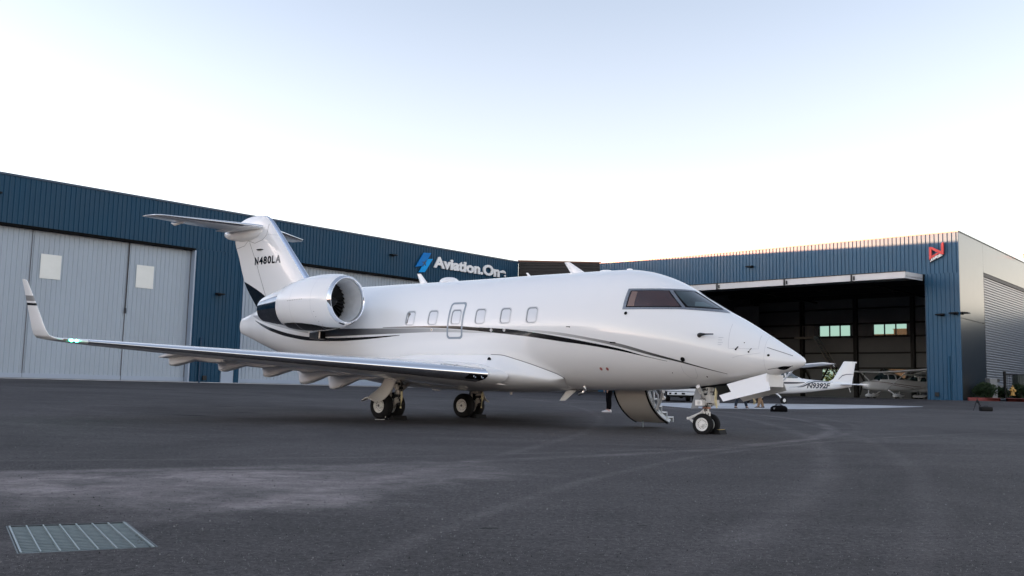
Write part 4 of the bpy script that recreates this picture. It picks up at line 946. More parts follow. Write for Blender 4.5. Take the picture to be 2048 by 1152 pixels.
# ---- engines ----
for s_ in (1,-1):
    yc=-s_*2.1
    def axz(x):return 2.995-.05*(-9.16-x)
    def elathe(prof,n=56):
        rings=[[(x,yc+r*math.cos(k*2*math.pi/n),axz(x)+r*math.sin(k*2*math.pi/n)) for k in range(n)] for x,r in prof];return MB().loft(rings,cap=False)
    x0=-9.08
    NC=elathe([(x0-.085,.647),(x0-.25,.69),(x0-.5,.722),(x0-.85,.742),(x0-1.2,.738),(x0-1.55,.712),(x0-1.85,.672),(x0-2.05,.632),(x0-2.18,.598),(x0-2.18,.50)]).build('engine_nacelle',WHITE,JET,smooth=True)
    # rivet lines & access panel seams
    elathe([(x0-.10,.650),(x0-.05,.632),(x0-.015,.610),(x0,.590),(x0-.004,.572),(x0-.03,.556),(x0-.08,.546)]).build('intake_lip',CHROME,NC,smooth=True)
    elathe([(x0-.08,.547),(x0-.2,.538),(x0-.4,.53),(x0-.8,.56)]).build('intake_duct',INTAKE,NC,smooth=True)
    elathe([(x0-.79,.56),(x0-.80,.0)],56).build('fan_backing',HOLE,NC)
    mb=MB()
    for k in range(28):
        a=k*2*math.pi/28;ca,sa=math.cos(a),math.sin(a);cb,sb=math.cos(a+.17),math.sin(a+.17)
        mb.add([(x0-.70,yc+.16*ca,axz(x0-.7)+.16*sa),(x0-.70,yc+.545*ca,axz(x0-.7)+.545*sa),(x0-.77,yc+.545*cb,axz(x0-.7)+.545*sb),(x0-.78,yc+.16*cb,axz(x0-.7)+.16*sb)],[(0,1,2,3)])
    mb.build('fan_blades',mat('fan_metal',(.012,.012,.012),.5,.3) if s_>0 else bpy.data.materials['fan_metal'],NC)
    elathe([(x0-.42,.0),(x0-.45,.04),(x0-.55,.10),(x0-.70,.165),(x0-.74,.165)],24).build('fan_spinner',DARKF,NC,smooth=True)
    elathe([(x0-2.16,.565),(x0-2.5,.50),(x0-2.95,.42),(x0-3.30,.345),(x0-3.30,.32),(x0-3.1,.30)]).build('exhaust_nozzle',DCHROME,NC,smooth=True)
    # upper half of the nozzle is white
    mb=MB();mb.loft([[(x,yc+(r+.006)*math.cos(a),axz(x)+(r+.006)*math.sin(a)) for a in [rad(28+k*124/20) for k in range(21)]] for x,r in ((x0-2.16,.566),(x0-2.5,.50),(x0-2.95,.42),(x0-3.22,.363))],cap=False,close=False);mb.build('nozzle_cap',WHITE,NC,smooth=True)
    mb=MB();mb.loft([[(x,yc+(r+.004)*math.cos(a),axz(x)+(r+.004)*math.sin(a)) for a in [rad(205+k*130/20) if False else rad(270-w_+k*2*w_/20) for k in range(21)]] for x,r,w_ in ((x0-2.05,.632,38),(x0-1.85,.672,42),(x0-1.55,.712,44),(x0-1.2,.738,42),(x0-.85,.742,36),(x0-.65,.734,28),(x0-.45,.717,16),(x0-.3,.70,2))],cap=False,close=False);mb.build('lower_cowl_panel',BLACK,NC,smooth=True)
    for xx in (x0-.62,x0-1.45):
        rr=.7345 if xx>x0-1 else .7235
        elathe([(xx,rr+.0015),(xx-.006,rr+.0015)],56).build('cowl_seam',LINEF,NC)
    mb=MB()
    for k in range(9):
        c=(x0-.95-.07*k,0,0);mb.box(c[0]-.007,c[0]+.007,yc-s_*.741-.003,yc-s_*.741+.003,axz(c[0])+.03,axz(c[0])+.045)
    for k in range(10):
        a=rad(205+12*k) if s_>0 else rad(-25-12*k);mb.box(x0-.55,x0-.535,yc+.728*math.cos(a)-.006,yc+.726*math.cos(a)+.006,axz(x0-.6)+.726*math.sin(a)-.006,axz(x0-.6)+.726*math.sin(a)+.006)
    mb.build('cowl_latches',LINE,NC)
    # pylon
    mb=MB();R2=[]
    for y_ in (.85,1.5):
        R2.append([(lerp(-9.8,-12.1,xc),-s_*y_,axz(lerp(-9.8,-12.1,xc))-.02+sg*thA(xc)*.13*2.7) for xc,sg in [(x,1) for x in xsA]+[(x,-1) for x in xsA[::-1][1:-1]]])
    mb.loft(R2);mb.build('pylon',WHITE,JET,smooth=True)
    mb=MB();mb.hexa([(-11.35,-s_*1.14,2.05),(-10.82,-s_*1.18,2.02),(-10.82,-s_*1.50,2.02),(-11.35,-s_*1.42,2.05)],[(-11.35,-s_*1.10,2.26),(-10.82,-s_*1.12,2.28),(-10.82,-s_*1.50,2.28),(-11.35,-s_*1.42,2.24)])
    sc=mb.build('cooling_scoop',DGREY,JET,bevel=.03)
    mb=MB();mb.box(-10.822,-10.812,*sorted((-s_*1.20,-s_*1.46)),2.06,2.24);mb.build('scoop_mouth',HOLE,sc)
# ---- fin ----
FZ=[2.75,3.0,3.3,4.0,4.8,5.5,5.8,5.95,6.05,6.11,6.135]
FLE=pchip(FZ,[-12.05,-12.25,-12.5,-13.15,-13.92,-14.60,-14.90,-15.07,-15.24,-15.42,-15.62])
FTE=pchip(FZ,[-15.2,-15.45,-15.75,-16.33,-16.68,-16.98,-16.98,-16.80,-16.55,-16.30,-16.05])
def fth(x,z):
    le,te=FLE(z),FTE(z);c=min(1,max(0,(le-x)/(le-te)));t=pchip(FZ,[.30,.29,.28,.26,.235,.21,.19,.16,.11,.06,.02])(z)
    return thA(c)*t*1.0/ .5*.5*1.0*2*.5
def fin_ring(z,c0,c1,off=0):
    le,te=FLE(z),FTE(z);pc=[c0]+[x for x in xsA if c0<x<c1]+[c1];up_=[];dn=[]
    t=pchip(FZ,[.34,.33,.32,.30,.265,.235,.21,.18,.13,.075,.02])(z)
    for c in pc:
        y=thA(c)*t*2.2/2+off;up_.append((lerp(le,te,c),y,z));dn.append((lerp(le,te,c),-y,z))
    return up_,dn
def fy(x,z):
    le,te=FLE(z),FTE(z);c=min(1,max(0,(le-x)/(le-te)));t=pchip(FZ,[.34,.33,.32,.30,.265,.235,.21,.18,.13,.075,.02])(z);return thA(c)*t*1.1
zz=[2.75,2.9,3.0,3.2,3.4,3.7,4,4.4,4.8,5.2,5.5,5.7,5.8,5.88,5.95,6.0,6.05,6.08,6.11,6.125,6.135]
mb=MB();R2=[]
for z in zz:
    u_,d_=fin_ring(z,.045,1);R2.append(u_+d_[::-1])
mb.loft(R2);FIN=mb.build('tail_fin',WHITE,JET,smooth=True,angle=50,weld=True)
mb=MB();R2=[]
for z in zz:
    u_,d_=fin_ring(z,0,.0448);R2.append(u_[::-1]+d_[1:])
mb.loft(R2,cap=False,close=False);mb.build('fin_leading_edge',mat('blue_tinged_polished_metal',(.70,.76,.86),.16,1),FIN,smooth=True)
def onfin(x,z,off,s_):return (x,-s_*(fy(x,z)+off),z)
# rudder line
for s_ in (1,-1):
    def fhair(name,pts,wd,mt,off=.003):
        P_=[]
        for a,b in zip(pts[:-1],pts[1:]):
            n=max(1,int(math.hypot(b[0]-a[0],b[1]-a[1])/.08));P_+=[(lerp(a[0],b[0],k/n),lerp(a[1],b[1],k/n)) for k in range(n)]
        P_.append(pts[-1]);L1=[];L2=[]
        for i,p in enumerate(P_):
            q=P_[min(i+1,len(P_)-1)];o_=P_[max(i-1,0)];dx,dz=q[0]-o_[0],q[1]-o_[1];l=math.hypot(dx,dz)
            L1.append(onfin(p[0]-dz/l*wd/2,p[1]+dx/l*wd/2,off,s_));L2.append(onfin(p[0]+dz/l*wd/2,p[1]-dx/l*wd/2,off,s_))
        MBx=MB();MBx.loft([L1,L2],cap=False,close=False);MBx.build(name,mt,FIN)
    fhair('rudder_gap',[(-16.05,5.27),(-15.6,4.5),(-15.05,3.45),(-14.9,3.2)],.016,LINE)
    fhair('fairing_gap',[(-16.85,5.12),(-16.35,5.18),(-16.15,5.33),(-15.75,5.22),(-15.35,5.30),(-15.15,5.45),(-15.1,5.80)],.012,LINE)
    fhair('tip_gap',[(-15.1,5.46),(-14.75,5.42),(-14.62,5.40)],.010,LINEF)
    a=Vector(onfin(-15.45,4.99,0,s_));mb=MB();mb.tube([a+Vector((.2,0,.0)),a+Vector((.04,-s_*.035,0)),a+Vector((-.08,-s_*.035,0)),a+Vector((-.2,0,0.02))],[.004,.026,.024,.006],8);mb.build('fin_light',DARKF,FIN,smooth=True)
    # registration
    if s_>0:
        for i_,ch_ in enumerate('N480LA'):
            v,f=text_mesh(ch_,.040);mb=MB();mb.add([onfin(-15.72+(0,.245,.475,.695,.925,1.10)[i_]+a_*(.205,.205,.19,.19,.155,.26)[i_],4.51+b_*.25,.006,1) for a_,b_ in v],f);mb.build('registration_letter',BLACK if i_<5 else mat('slate_lettering',(.10,.12,.14),.3),FIN)
    else:
        for i_,ch_ in enumerate('N480LA'):
            v,f=text_mesh(ch_,.055);mb=MB();mb.add([onfin(-14.35-(0,.245,.475,.695,.925,1.10)[i_]-a_*(.205,.205,.19,.19,.155,.26)[i_],4.51+b_*.25,.006,-1) for a_,b_ in v],f);mb.build('registration_letter',BLACK,FIN)
    # black rudder foot
    mb=MB();mb.grid(lambda u,v:(lambda z:onfin(lerp(FTE(z)+.004,lerp(FTE(z)+.0,-14.80,min(1,max(0,(4.02-z)/.72))),u),z,.0045,s_))(lerp(3.06,4.02,v)),10,16);mb.build('rudder_foot',BLACK,FIN,smooth=True)
# bullet fairing and tailplane
mb=MB();R2=[]
for x,zt_,zb_,hw in ((-17.47,5.70,5.60,.03),(-17.45,5.72,5.54,.08),(-17.3,5.74,5.46,.12),(-17.0,5.76,5.40,.15),(-16.5,5.77,5.32,.19),(-16.0,5.77,5.30,.20),(-15.6,5.77,5.36,.17),(-15.3,5.77,5.50,.10),(-15.15,5.80,5.56,.04)):
    R2.append([(x,hw*math.cos(a),(zt_+zb_)/2+(zt_-zb_)/2*math.sin(a)) for a in [k*2*math.pi/24 for k in range(24)]])
mb.loft(R2);mb.build('tail_bullet_fairing',WHITE,JET,smooth=True,angle=60)
for s_ in (1,-1):
    TS=[dict(y=.0,le=-15.30,te=-17.30,zl=5.735,zt=5.735,t=.11,c=0),dict(y=2.74,le=-16.84,te=-17.68,zl=5.81,zt=5.81,t=.10,c=0),dict(y=2.88,le=-17.03,te=-17.70,zl=5.815,zt=5.815,t=.08,c=0),dict(y=2.95,le=-17.33,te=-17.68,zl=5.815,zt=5.815,t=.05,c=0)]
    TP=wing_part(TS,s_,.06,1,'tailplane',WHITE,JET,nsub=5);wing_part(TS,s_,0,.0598,'tailplane_leading_edge',CHROME,TP,nsub=5)
    mb=MB();R2=[]
    for x,hh,hw in ((-15.4,.01,.02),(-15.7,.03,.25),(-16.3,.05,.42),(-16.9,.045,.45),(-17.3,.01,.4)):
        R2.append([(x,-s_*(.15+hw*.5)+hw*.5*math.cos(a),5.70+hh*math.sin(a)-.02) for a in [k*2*math.pi/16 for k in range(16)]])
    mb.loft(R2);mb.build('tailplane_root_fairing',WHITE,TP,smooth=True)
    mb=MB();mb.tube([(-17.0,-s_*1.9,5.73),(-17.5,-s_*1.9,5.70),(-17.7,-s_*1.9,5.76)],[.02,.05,.02],8);mb.build('elevator_hinge_fairing',WHITE2,TP,smooth=True)
mb=MB();mb.tube([(-16.26,0,2.55),(-16.36,0,2.55)],[.03,.012],8);mb.build('tail_navigation_light',mat('pale_lens',(.7,.6,.55),.2),JET,smooth=True)
# ---- antennas ----
def bladeant(name,x0_,x1_,xt0,xt1,z0,z1,th_=.03,mt_=None):
    mb=MB();R2=[]
    for t in (0,.5,1):
        a,b=lerp(x0_,xt0,t),lerp(x1_,xt1,t);c=(a+b)/2;h=(b-a)/2
        R2.append([(c+h*math.cos(q),th_*(1-.4*t)*math.sin(q),lerp(z0,z1,t)) for q in [k*2*math.pi/14 for k in range(14)]])
    mb.loft(R2);return mb.build(name,mt_ or WHITE,JET,smooth=True)
bladeant('blade_antenna',-8.52,-8.22,-8.66,-8.52,3.58,3.89)
bladeant('blade_antenna',-3.56,-3.12,-3.78,-3.62,3.62,3.93)
bladeant('blade_antenna',-4.86,-4.75,-4.93,-4.87,3.62,3.735,.015)
bladeant('belly_antenna',-3.56,-3.22,-3.83,-3.66,.95,.60)
mb=MB();mb.box(-3.72,-3.20,-.09,.09,.855,.90);mb.build('antenna_mount',GREYP,JET,bevel=.015)
mb=MB();R2=[]
for t,r in ((0,1),(.35,.95),(.7,.75),(.9,.45),(1,.05)):
    R2.append([(-7.48+.30*r*math.cos(q),.22*r*math.sin(q),3.60+.145*t) for q in [k*2*math.pi/20 for k in range(20)]])
mb.loft(R2);mb.build('satellite_dome',WHITE,JET,smooth=True)
for xx,l in ((-2.6,.16),(-1.95,.07)):
    mb=MB();mb.loft([[(xx+l*r*math.cos(q),.07*r*math.sin(q),zq) for q in [k*2*math.pi/14 for k in range(14)]] for zq,r in ((3.62,1),(3.67,.95),(3.685,.5))]);mb.build('roof_antenna',WHITE,JET,smooth=True)
mb=MB();mb.tube([(-5.0,-.35,.80),(-5.02,-.35,.70)],[.035,.02],8);mb.build('drain_mast',WHITE2,JET,smooth=True)
mb=MB();mb.tube([(-2.95,-.2,.90),(-3.0,-.25,.80),(-3.12,-.25,.76)],[.03,.04,.03],8);mb.build('drain_valve',CHROME,JET,smooth=True)
# ---- landing gear ----
def wheel(par,x,y,r,wd,rimr,rim_side=0,z=None):
    z=r-.006 if z is None else z
    mb=MB();pr_=[(-wd/2,rimr*.96),(-wd/2,r*.80),(-wd*.46,r*.92),(-wd*.34,r*.985),(-wd*.12,r),(wd*.12,r),(wd*.34,r*.985),(wd*.46,r*.92),(wd/2,r*.80),(wd/2,rimr*.96)]
    mb.lathe(pr_,(x,y,z),'y',40)
    for gy in (-.18,0,.18):mb.lathe([(gy*wd-.006,r+.0015),(gy*wd+.006,r+.0015)],(x,y,z),'y',40)
    mb.build('tyre',RUBBER,par,smooth=True)
    for sg in (-1,1):
        mb=MB();o_=sg*wd/2
        mb.lathe([(o_*.98,rimr),(o_*1.03,rimr*.97),(o_*1.0,rimr*.88),(o_*.62,rimr*.80),(o_*.55,rimr*.45),(o_*.95,rimr*.36),(o_*1.0,rimr*.28),(o_*1.0,0)],(x,y,z),'y',32)
        rm=mb.build('wheel_rim',RIM,par,smooth=True,angle=30)
        mb=MB()
        for k in range(16):
            a=k*2*math.pi/16;c=(x+rimr*.66*math.cos(a),y+sg*wd*.5*.60,z+rimr*.66*math.sin(a));mb.lathe([(0,0),(0,rimr*.065),(sg*.006,rimr*.06),(sg*.006,0)],c,'y',6)
        mb.lathe([(sg*.002,.0),(sg*.002,rimr*.18),(sg*.012,rimr*.16),(sg*.012,0)],(x,y+sg*wd*.5,z),'y',14)
        mb.build('rim_holes',LINE,par)
def dk(mb):return mb
for s_ in (1,-1):
    yb=-s_*1.59;z0=.0
    mb=MB()
    mb.tube([(-7.60,yb,1.12),(-7.63,yb,.50)],[.075,.07],14);mb.tube([(-7.63,yb-.09,.47),(-7.63,yb+.09,.47)],[.07,.07],12)
    mb.tube([(-7.63,yb,.46),(-7.80,yb,.33),(-7.99,yb,.335)],[.06,.065,.06],10);mb.tube([(-7.99,yb-.30,.335),(-7.99,yb+.30,.335)],[.05,.05],12)
    mb.tube([(-7.88,yb,1.05),(-7.90,yb,.72)],[.055,.055],10);mb.tube([(-7.90,yb,.74),(-7.93,yb,.42)],[.035,.035],10)
    mb.lathe([(-.12,.0),(-.12,.075),(.12,.075),(.12,0)],(-7.60,yb,.80),'y',14);mb.box(-7.72,-7.54,yb-.05,yb+.05,.60,.70)
    mb.tube([(-7.65,yb+s_*.08,.70),(-7.8,yb+s_*.75,1.05)],[.045,.045],8);mb.tube([(-7.60,yb,.95),(-7.2,yb+s_*.1,1.10)],[.035,.045],8)
    G_=mb.build('main_landing_gear',DIRTY,JET,smooth=True)
    mb=MB();rnd=random.Random(3)
    for k in range(7):
        a=[(-7.56+rnd.uniform(-.06,.06),yb+rnd.uniform(-.1,.1),1.05-.14*q+rnd.uniform(-.03,.03)) for q in range(6)];mb.tube(a,.011,5)
    for q in range(6):mb.box(-7.64+rnd.uniform(-.08,.02),-7.55+rnd.uniform(-.02,.08),yb-.06+rnd.uniform(-.08,.08),yb+.02+rnd.uniform(-.02,.08),.35+.1*q,.42+.1*q)
    mb.build('brake_lines',DARKF,G_,smooth=True)
    wheel(G_,-7.99,yb+.215,.335,.215,.185);wheel(G_,-7.99,yb-.215,.335,.215,.185)
    mb=MB();rnd=random.Random(5);mb.tube([(-7.52,yb,.70),(-7.50,yb-.02,.55),(-7.54,yb,.28)],[.022,.035,.024],6);mb.build('safety_ribbon',RIBBON,G_,smooth=True)
    # outboard leg door: curved plate
    def gd(u,v):
        o_=pchip([0,.35,.62,.8,.92,1],[1.68,1.74,1.88,1.99,2.13,2.26])(v);i_=0
        zt_=pchip([0,.35,.62,.8,.92,1],[1.03,.84,.66,.56,.50,.50])(v)
        xa=pchip([0,.4,.75,1],[-7.62,-7.66,-7.70,-7.80])(v);xb=pchip([0,.4,.75,1],[-8.02,-8.12,-8.30,-8.26])(v)
        wv=0
        return (lerp(xa,xb,u),-s_*(o_+.03*math.sin(u*math.pi)),zt_+.03*math.sin(u*math.pi)-(.12*v*abs(u-.5)))
    mb=MB();mb.grid(gd,8,16);mb.build('gear_leg_door',WHITE2 if s_>0 else DIRTY,G_,smooth=True,solid=.025)
# nose gear
mb=MB()
mb.tube([(.03,0,1.02),(.0,0,.62)],[.075,.075],14);mb.tube([(0,0,.62),(0,0,.40)],[.055,.055],12);mb.lathe([(0,.085),(.06,.09),(.07,.0)],(0,0,.60),'z',14);mb.lathe([(0,.0),(0,.085),(.09,.085),(.1,0)],(0,0,.40),'z',14)
mb.box(-.12,.14,-.10,.10,.68,.84);mb.tube([(.02,-.42,.68),(.02,.36,.68)],[.04,.04],10);mb.box(-.06,.10,-.42,-.28,.62,.74);mb.box(-.06,.10,.20,.42,.62,.74)
mb.tube([(.0,-.15,.80),(.04,-.50,1.02)],[.03,.045],8);mb.tube([(.0,.12,.80),(.02,.22,1.0)],[.045,.05],8)
mb.tube([(-.03,.05,.56),(-.16,.05,.45),(-.44,.05,.33)],[.035,.03,.028],8);mb.tube([(-.44,.0,.33),(-.44,.12,.33)],[.03,.03],8);mb.tube([(-.43,.05,.33),(-.30,.05,.23)],[.028,.028],8)
mb.tube([(0,-.26,.222),(0,.26,.222)],[.035,.035],12);mb.box(-.05,.05,-.05,.05,.20,.42)
NGR=mb.build('nose_landing_gear',WHITE2,JET,smooth=True,angle=30)
mb=MB();rnd=random.Random(9)
for k in range(8):
    a=[(rnd.uniform(-.1,.1),rnd.uniform(-.13,.13),.98-.11*q) for q in range(6)];mb.tube(a,.009,5)
for q in range(8):mb.box(rnd.uniform(-.12,0),rnd.uniform(.02,.12),rnd.uniform(-.14,-.02),rnd.uniform(.02,.14),.6+.05*q,.625+.05*q)
mb.build('steering_lines',DARKF,NGR)
mb=MB();rnd=random.Random(19)
for q in range(7):
    c=(rnd.uniform(-.1,.1),rnd.uniform(-.16,.16),.64+.05*q);mb.tube([(c[0],c[1]-.05,c[2]),(c[0],c[1]+.06,c[2]+.02)],[.03,.03],8)
mb.build('actuators',WHITE2,NGR,smooth=True)
mb=MB();mb.lathe([(0,.092),(.035,.092)],(0,0,.555),'z',14);mb.build('copper_collar',mat('copper_collar',(.35,.18,.13),.4,.6),NGR,smooth=True)
wheel(NGR,0,-.165,.228,.125,.142);wheel(NGR,0,.165,.228,.125,.142)
# nose gear doors
def door(name,pts,y0,y1,par=None,mt_=WHITE,th_=.02):
    # pts lower/upper polygon in (x,z); y from top (y0) to bottom (y1)
    zt_=max(p[1] for p in pts);zb_=min(p[1] for p in pts)
    fn=lambda x,z,d:(x,-(lerp(y1,y0,(z-zb_)/(zt_-zb_))+d),z)
    mb=MB();mb.prism(pts,fn,0,th_);return mb.build(name,mt_,par or JET)
door('nose_gear_door',[(.66,1.085),(1.50,1.325),(1.60,.985),(.62,.725),(.52,.85),(.77,.93)],.36,.50)
door('nose_gear_door',[(.66,1.085),(1.50,1.325),(1.60,.985),(.62,.725),(.52,.85),(.77,.93)],-.36,-.50,mt_=mat('door_inner_liner',(.45,.45,.44),.5))
door('aft_gear_door',[(-.11,.98),(.05,.98),(-.03,.56),(-.19,.55)],.28,.34,mt_=GREYC)
mb=MB();mb.box(1.50,1.56,-.42,.36,1.05,1.30);mb.build('door_link',WHITE2,JET,bevel=.01)
mb=MB()
for yy in (-.3,-.2,-.1):mb.tube([(1.38,yy,1.30),(1.50,yy-.03,1.05)],[.02,.025],6)
mb.build('bay_fittings',WHITE2,JET,smooth=True)
mb=MB();mb.tube([(.30,-.20,1.0),(.32,-.22,.92),(.31,-.22,.72),(.34,-.22,.58)],[.01,.03,.03,.02],4);mb.build('hanging_streamer',RIBBON,JET)
mb=MB();mb.tube([(.86,.46,.80),(.88,.50,.73),(.85,.50,.68)],[.02,.03,.015],4);mb.build('door_streamer',RIBBON,JET)
# ---- airstair ----
def stair_arc(t):  # hinge (port .78,1.05) down to the ground end ; returns port y, z
    a=rad(lerp(28,112,t));R0=1.34
    ys=.0
    return (.80+ (math.sin(rad(90-28)) *0) , 0)
P0=Vector((.72,1.02));P1=Vector((.86,.62));P2_=Vector((1.22,.30));P3=Vector((1.86,.135))
def bez(t):
    return ((1-t)**3)*P0+3*t*(1-t)**2*P1+3*t*t*(1-t)*P2_+t**3*P3
mb=MB();mb.grid(lambda u,v:(lerp(-2.76,-1.93,u),bez(v).x,bez(v).y),6,28);AS=mb.build('airstair_door',TAUPE,JET,smooth=True,solid=.03)
mb=MB()
for xx in (-2.785,-1.92):mb.grid(lambda u,v:(xx+(u-.5)*.02,bez(v).x+.0,bez(v).y+.0),1,28)
mb.build('door_edge_seal',HOLE,AS,solid=.06)
mb=MB();R2=[]
for k in range(5):
    t=.20+.19*k;p=bez(t);mb.box(-2.73,-1.86,p.x-.02,p.x+.27,p.y+.10,p.y+.135);mb.box(-2.73,-1.86,p.x+.24,p.x+.27,p.y-.06 if k<4 else p.y+.0,p.y+.10)
mb.build('stair_treads',mat('pale_stair_metal',(.55,.60,.64),.4,.2),AS)
for xx in (-2.72,-1.895):
    mb=MB();pts=[bez(t/14) for t in range(15)];mb.loft([[(xx+dx,p.x+.015,p.y+.01) for p in pts]+[(xx+dx,p.x+.09,p.y+.08) for i,p in reversed(list(enumerate(pts)))] for dx in (-.018,.018)]);mb.build('stringer',mat('stringer_metal',(.60,.66,.71),.4) if xx<-2.5 else bpy.data.materials['stringer_metal'],AS)
mb=MB()
mb.tube([(-1.87,1.10,.55),(-1.85,.98,.92),(-1.85,.85,1.15)],[.022,.022,.022],8);mb.tube([(-1.87,1.2,.46),(-1.64,1.02,.72),(-1.52,.90,.98)],[.03,.04,.04],8)
mb.tube([(-1.82,.86,1.0),(-1.72,1.0,.80),(-1.85,1.25,.42)],[.02,.02,.02],8);mb.box(-1.58,-1.52,.84,.96,.86,.98);mb.lathe([(-.02,0),(-.02,.05),(.02,.05),(.02,0)],(-1.58,1.0,.74),'y',12)
mb.build('stair_arm',mat('stair_arm_metal',(.66,.70,.74),.35,.2),AS,smooth=True)
mb=MB();mb.tube([(-2.42,1.55,.18),(-2.42,1.55,.0)],[.012,.012],6);mb.build('support_foot',STEEL,AS)
# ================= wheel chocks =================
def chock(pos,rz,label,l=.26,mark=False):
    e=empty('wheel_chock',label,'wheel chock',pos,rz)
    mb=MB();mb.prism([(-.09,0),(.09,0),(.045,.10),(-.02,.10)],lambda a,b,d:(a,d,b),-l/2,l/2);mb.build('wedge',RUBBER,e,bevel=.008)
    if mark:
        mb=MB();mb.box(.00,.05,-l/2+.02,l/2-.02,.096,.103);mb.build('yellow_marking',mat('yellow_marking',(.6,.42,.12),.6),e)
    return e
def acw(x,ys,z=0):
    p=ac_o+AX*x-AY*ys;return Vector((p.x,p.y,max(gz(p.x,p.y),0)+z))
chock(acw(.24,-.16),yaw,'black wheel chock with yellow marking ahead of the nose wheels',.34,True)
chock(acw(-7.60,1.6),yaw,'black wheel chock ahead of the near main wheels, left of the pair',.5)
mb=MB();a=acw(-7.62,1.95);b=acw(-7.55,1.15);e=empty('wheel_chock','thin silver rope-handled chock lying beside the near main wheels','wheel chock',acw(-7.7,1.95,.0),yaw)
mb.prism([(-.10,0),(.02,0),(-.02,.05)],lambda a_,b_,d:(a_,d,b_),-.10,.10);mb.build('wedge',RUBBER,e)
mb=MB();mb.tube([(-.10,.10,.09),(-.05,.06,.015),(.1,-.2,.012),(.16,-.5,.02)],.008,6);mb.build('rope_handle',WSIGN,e,smooth=True)
chock(acw(-7.62,-1.62),yaw,'black wheel chock ahead of the far main wheels, right of the pair',.45)
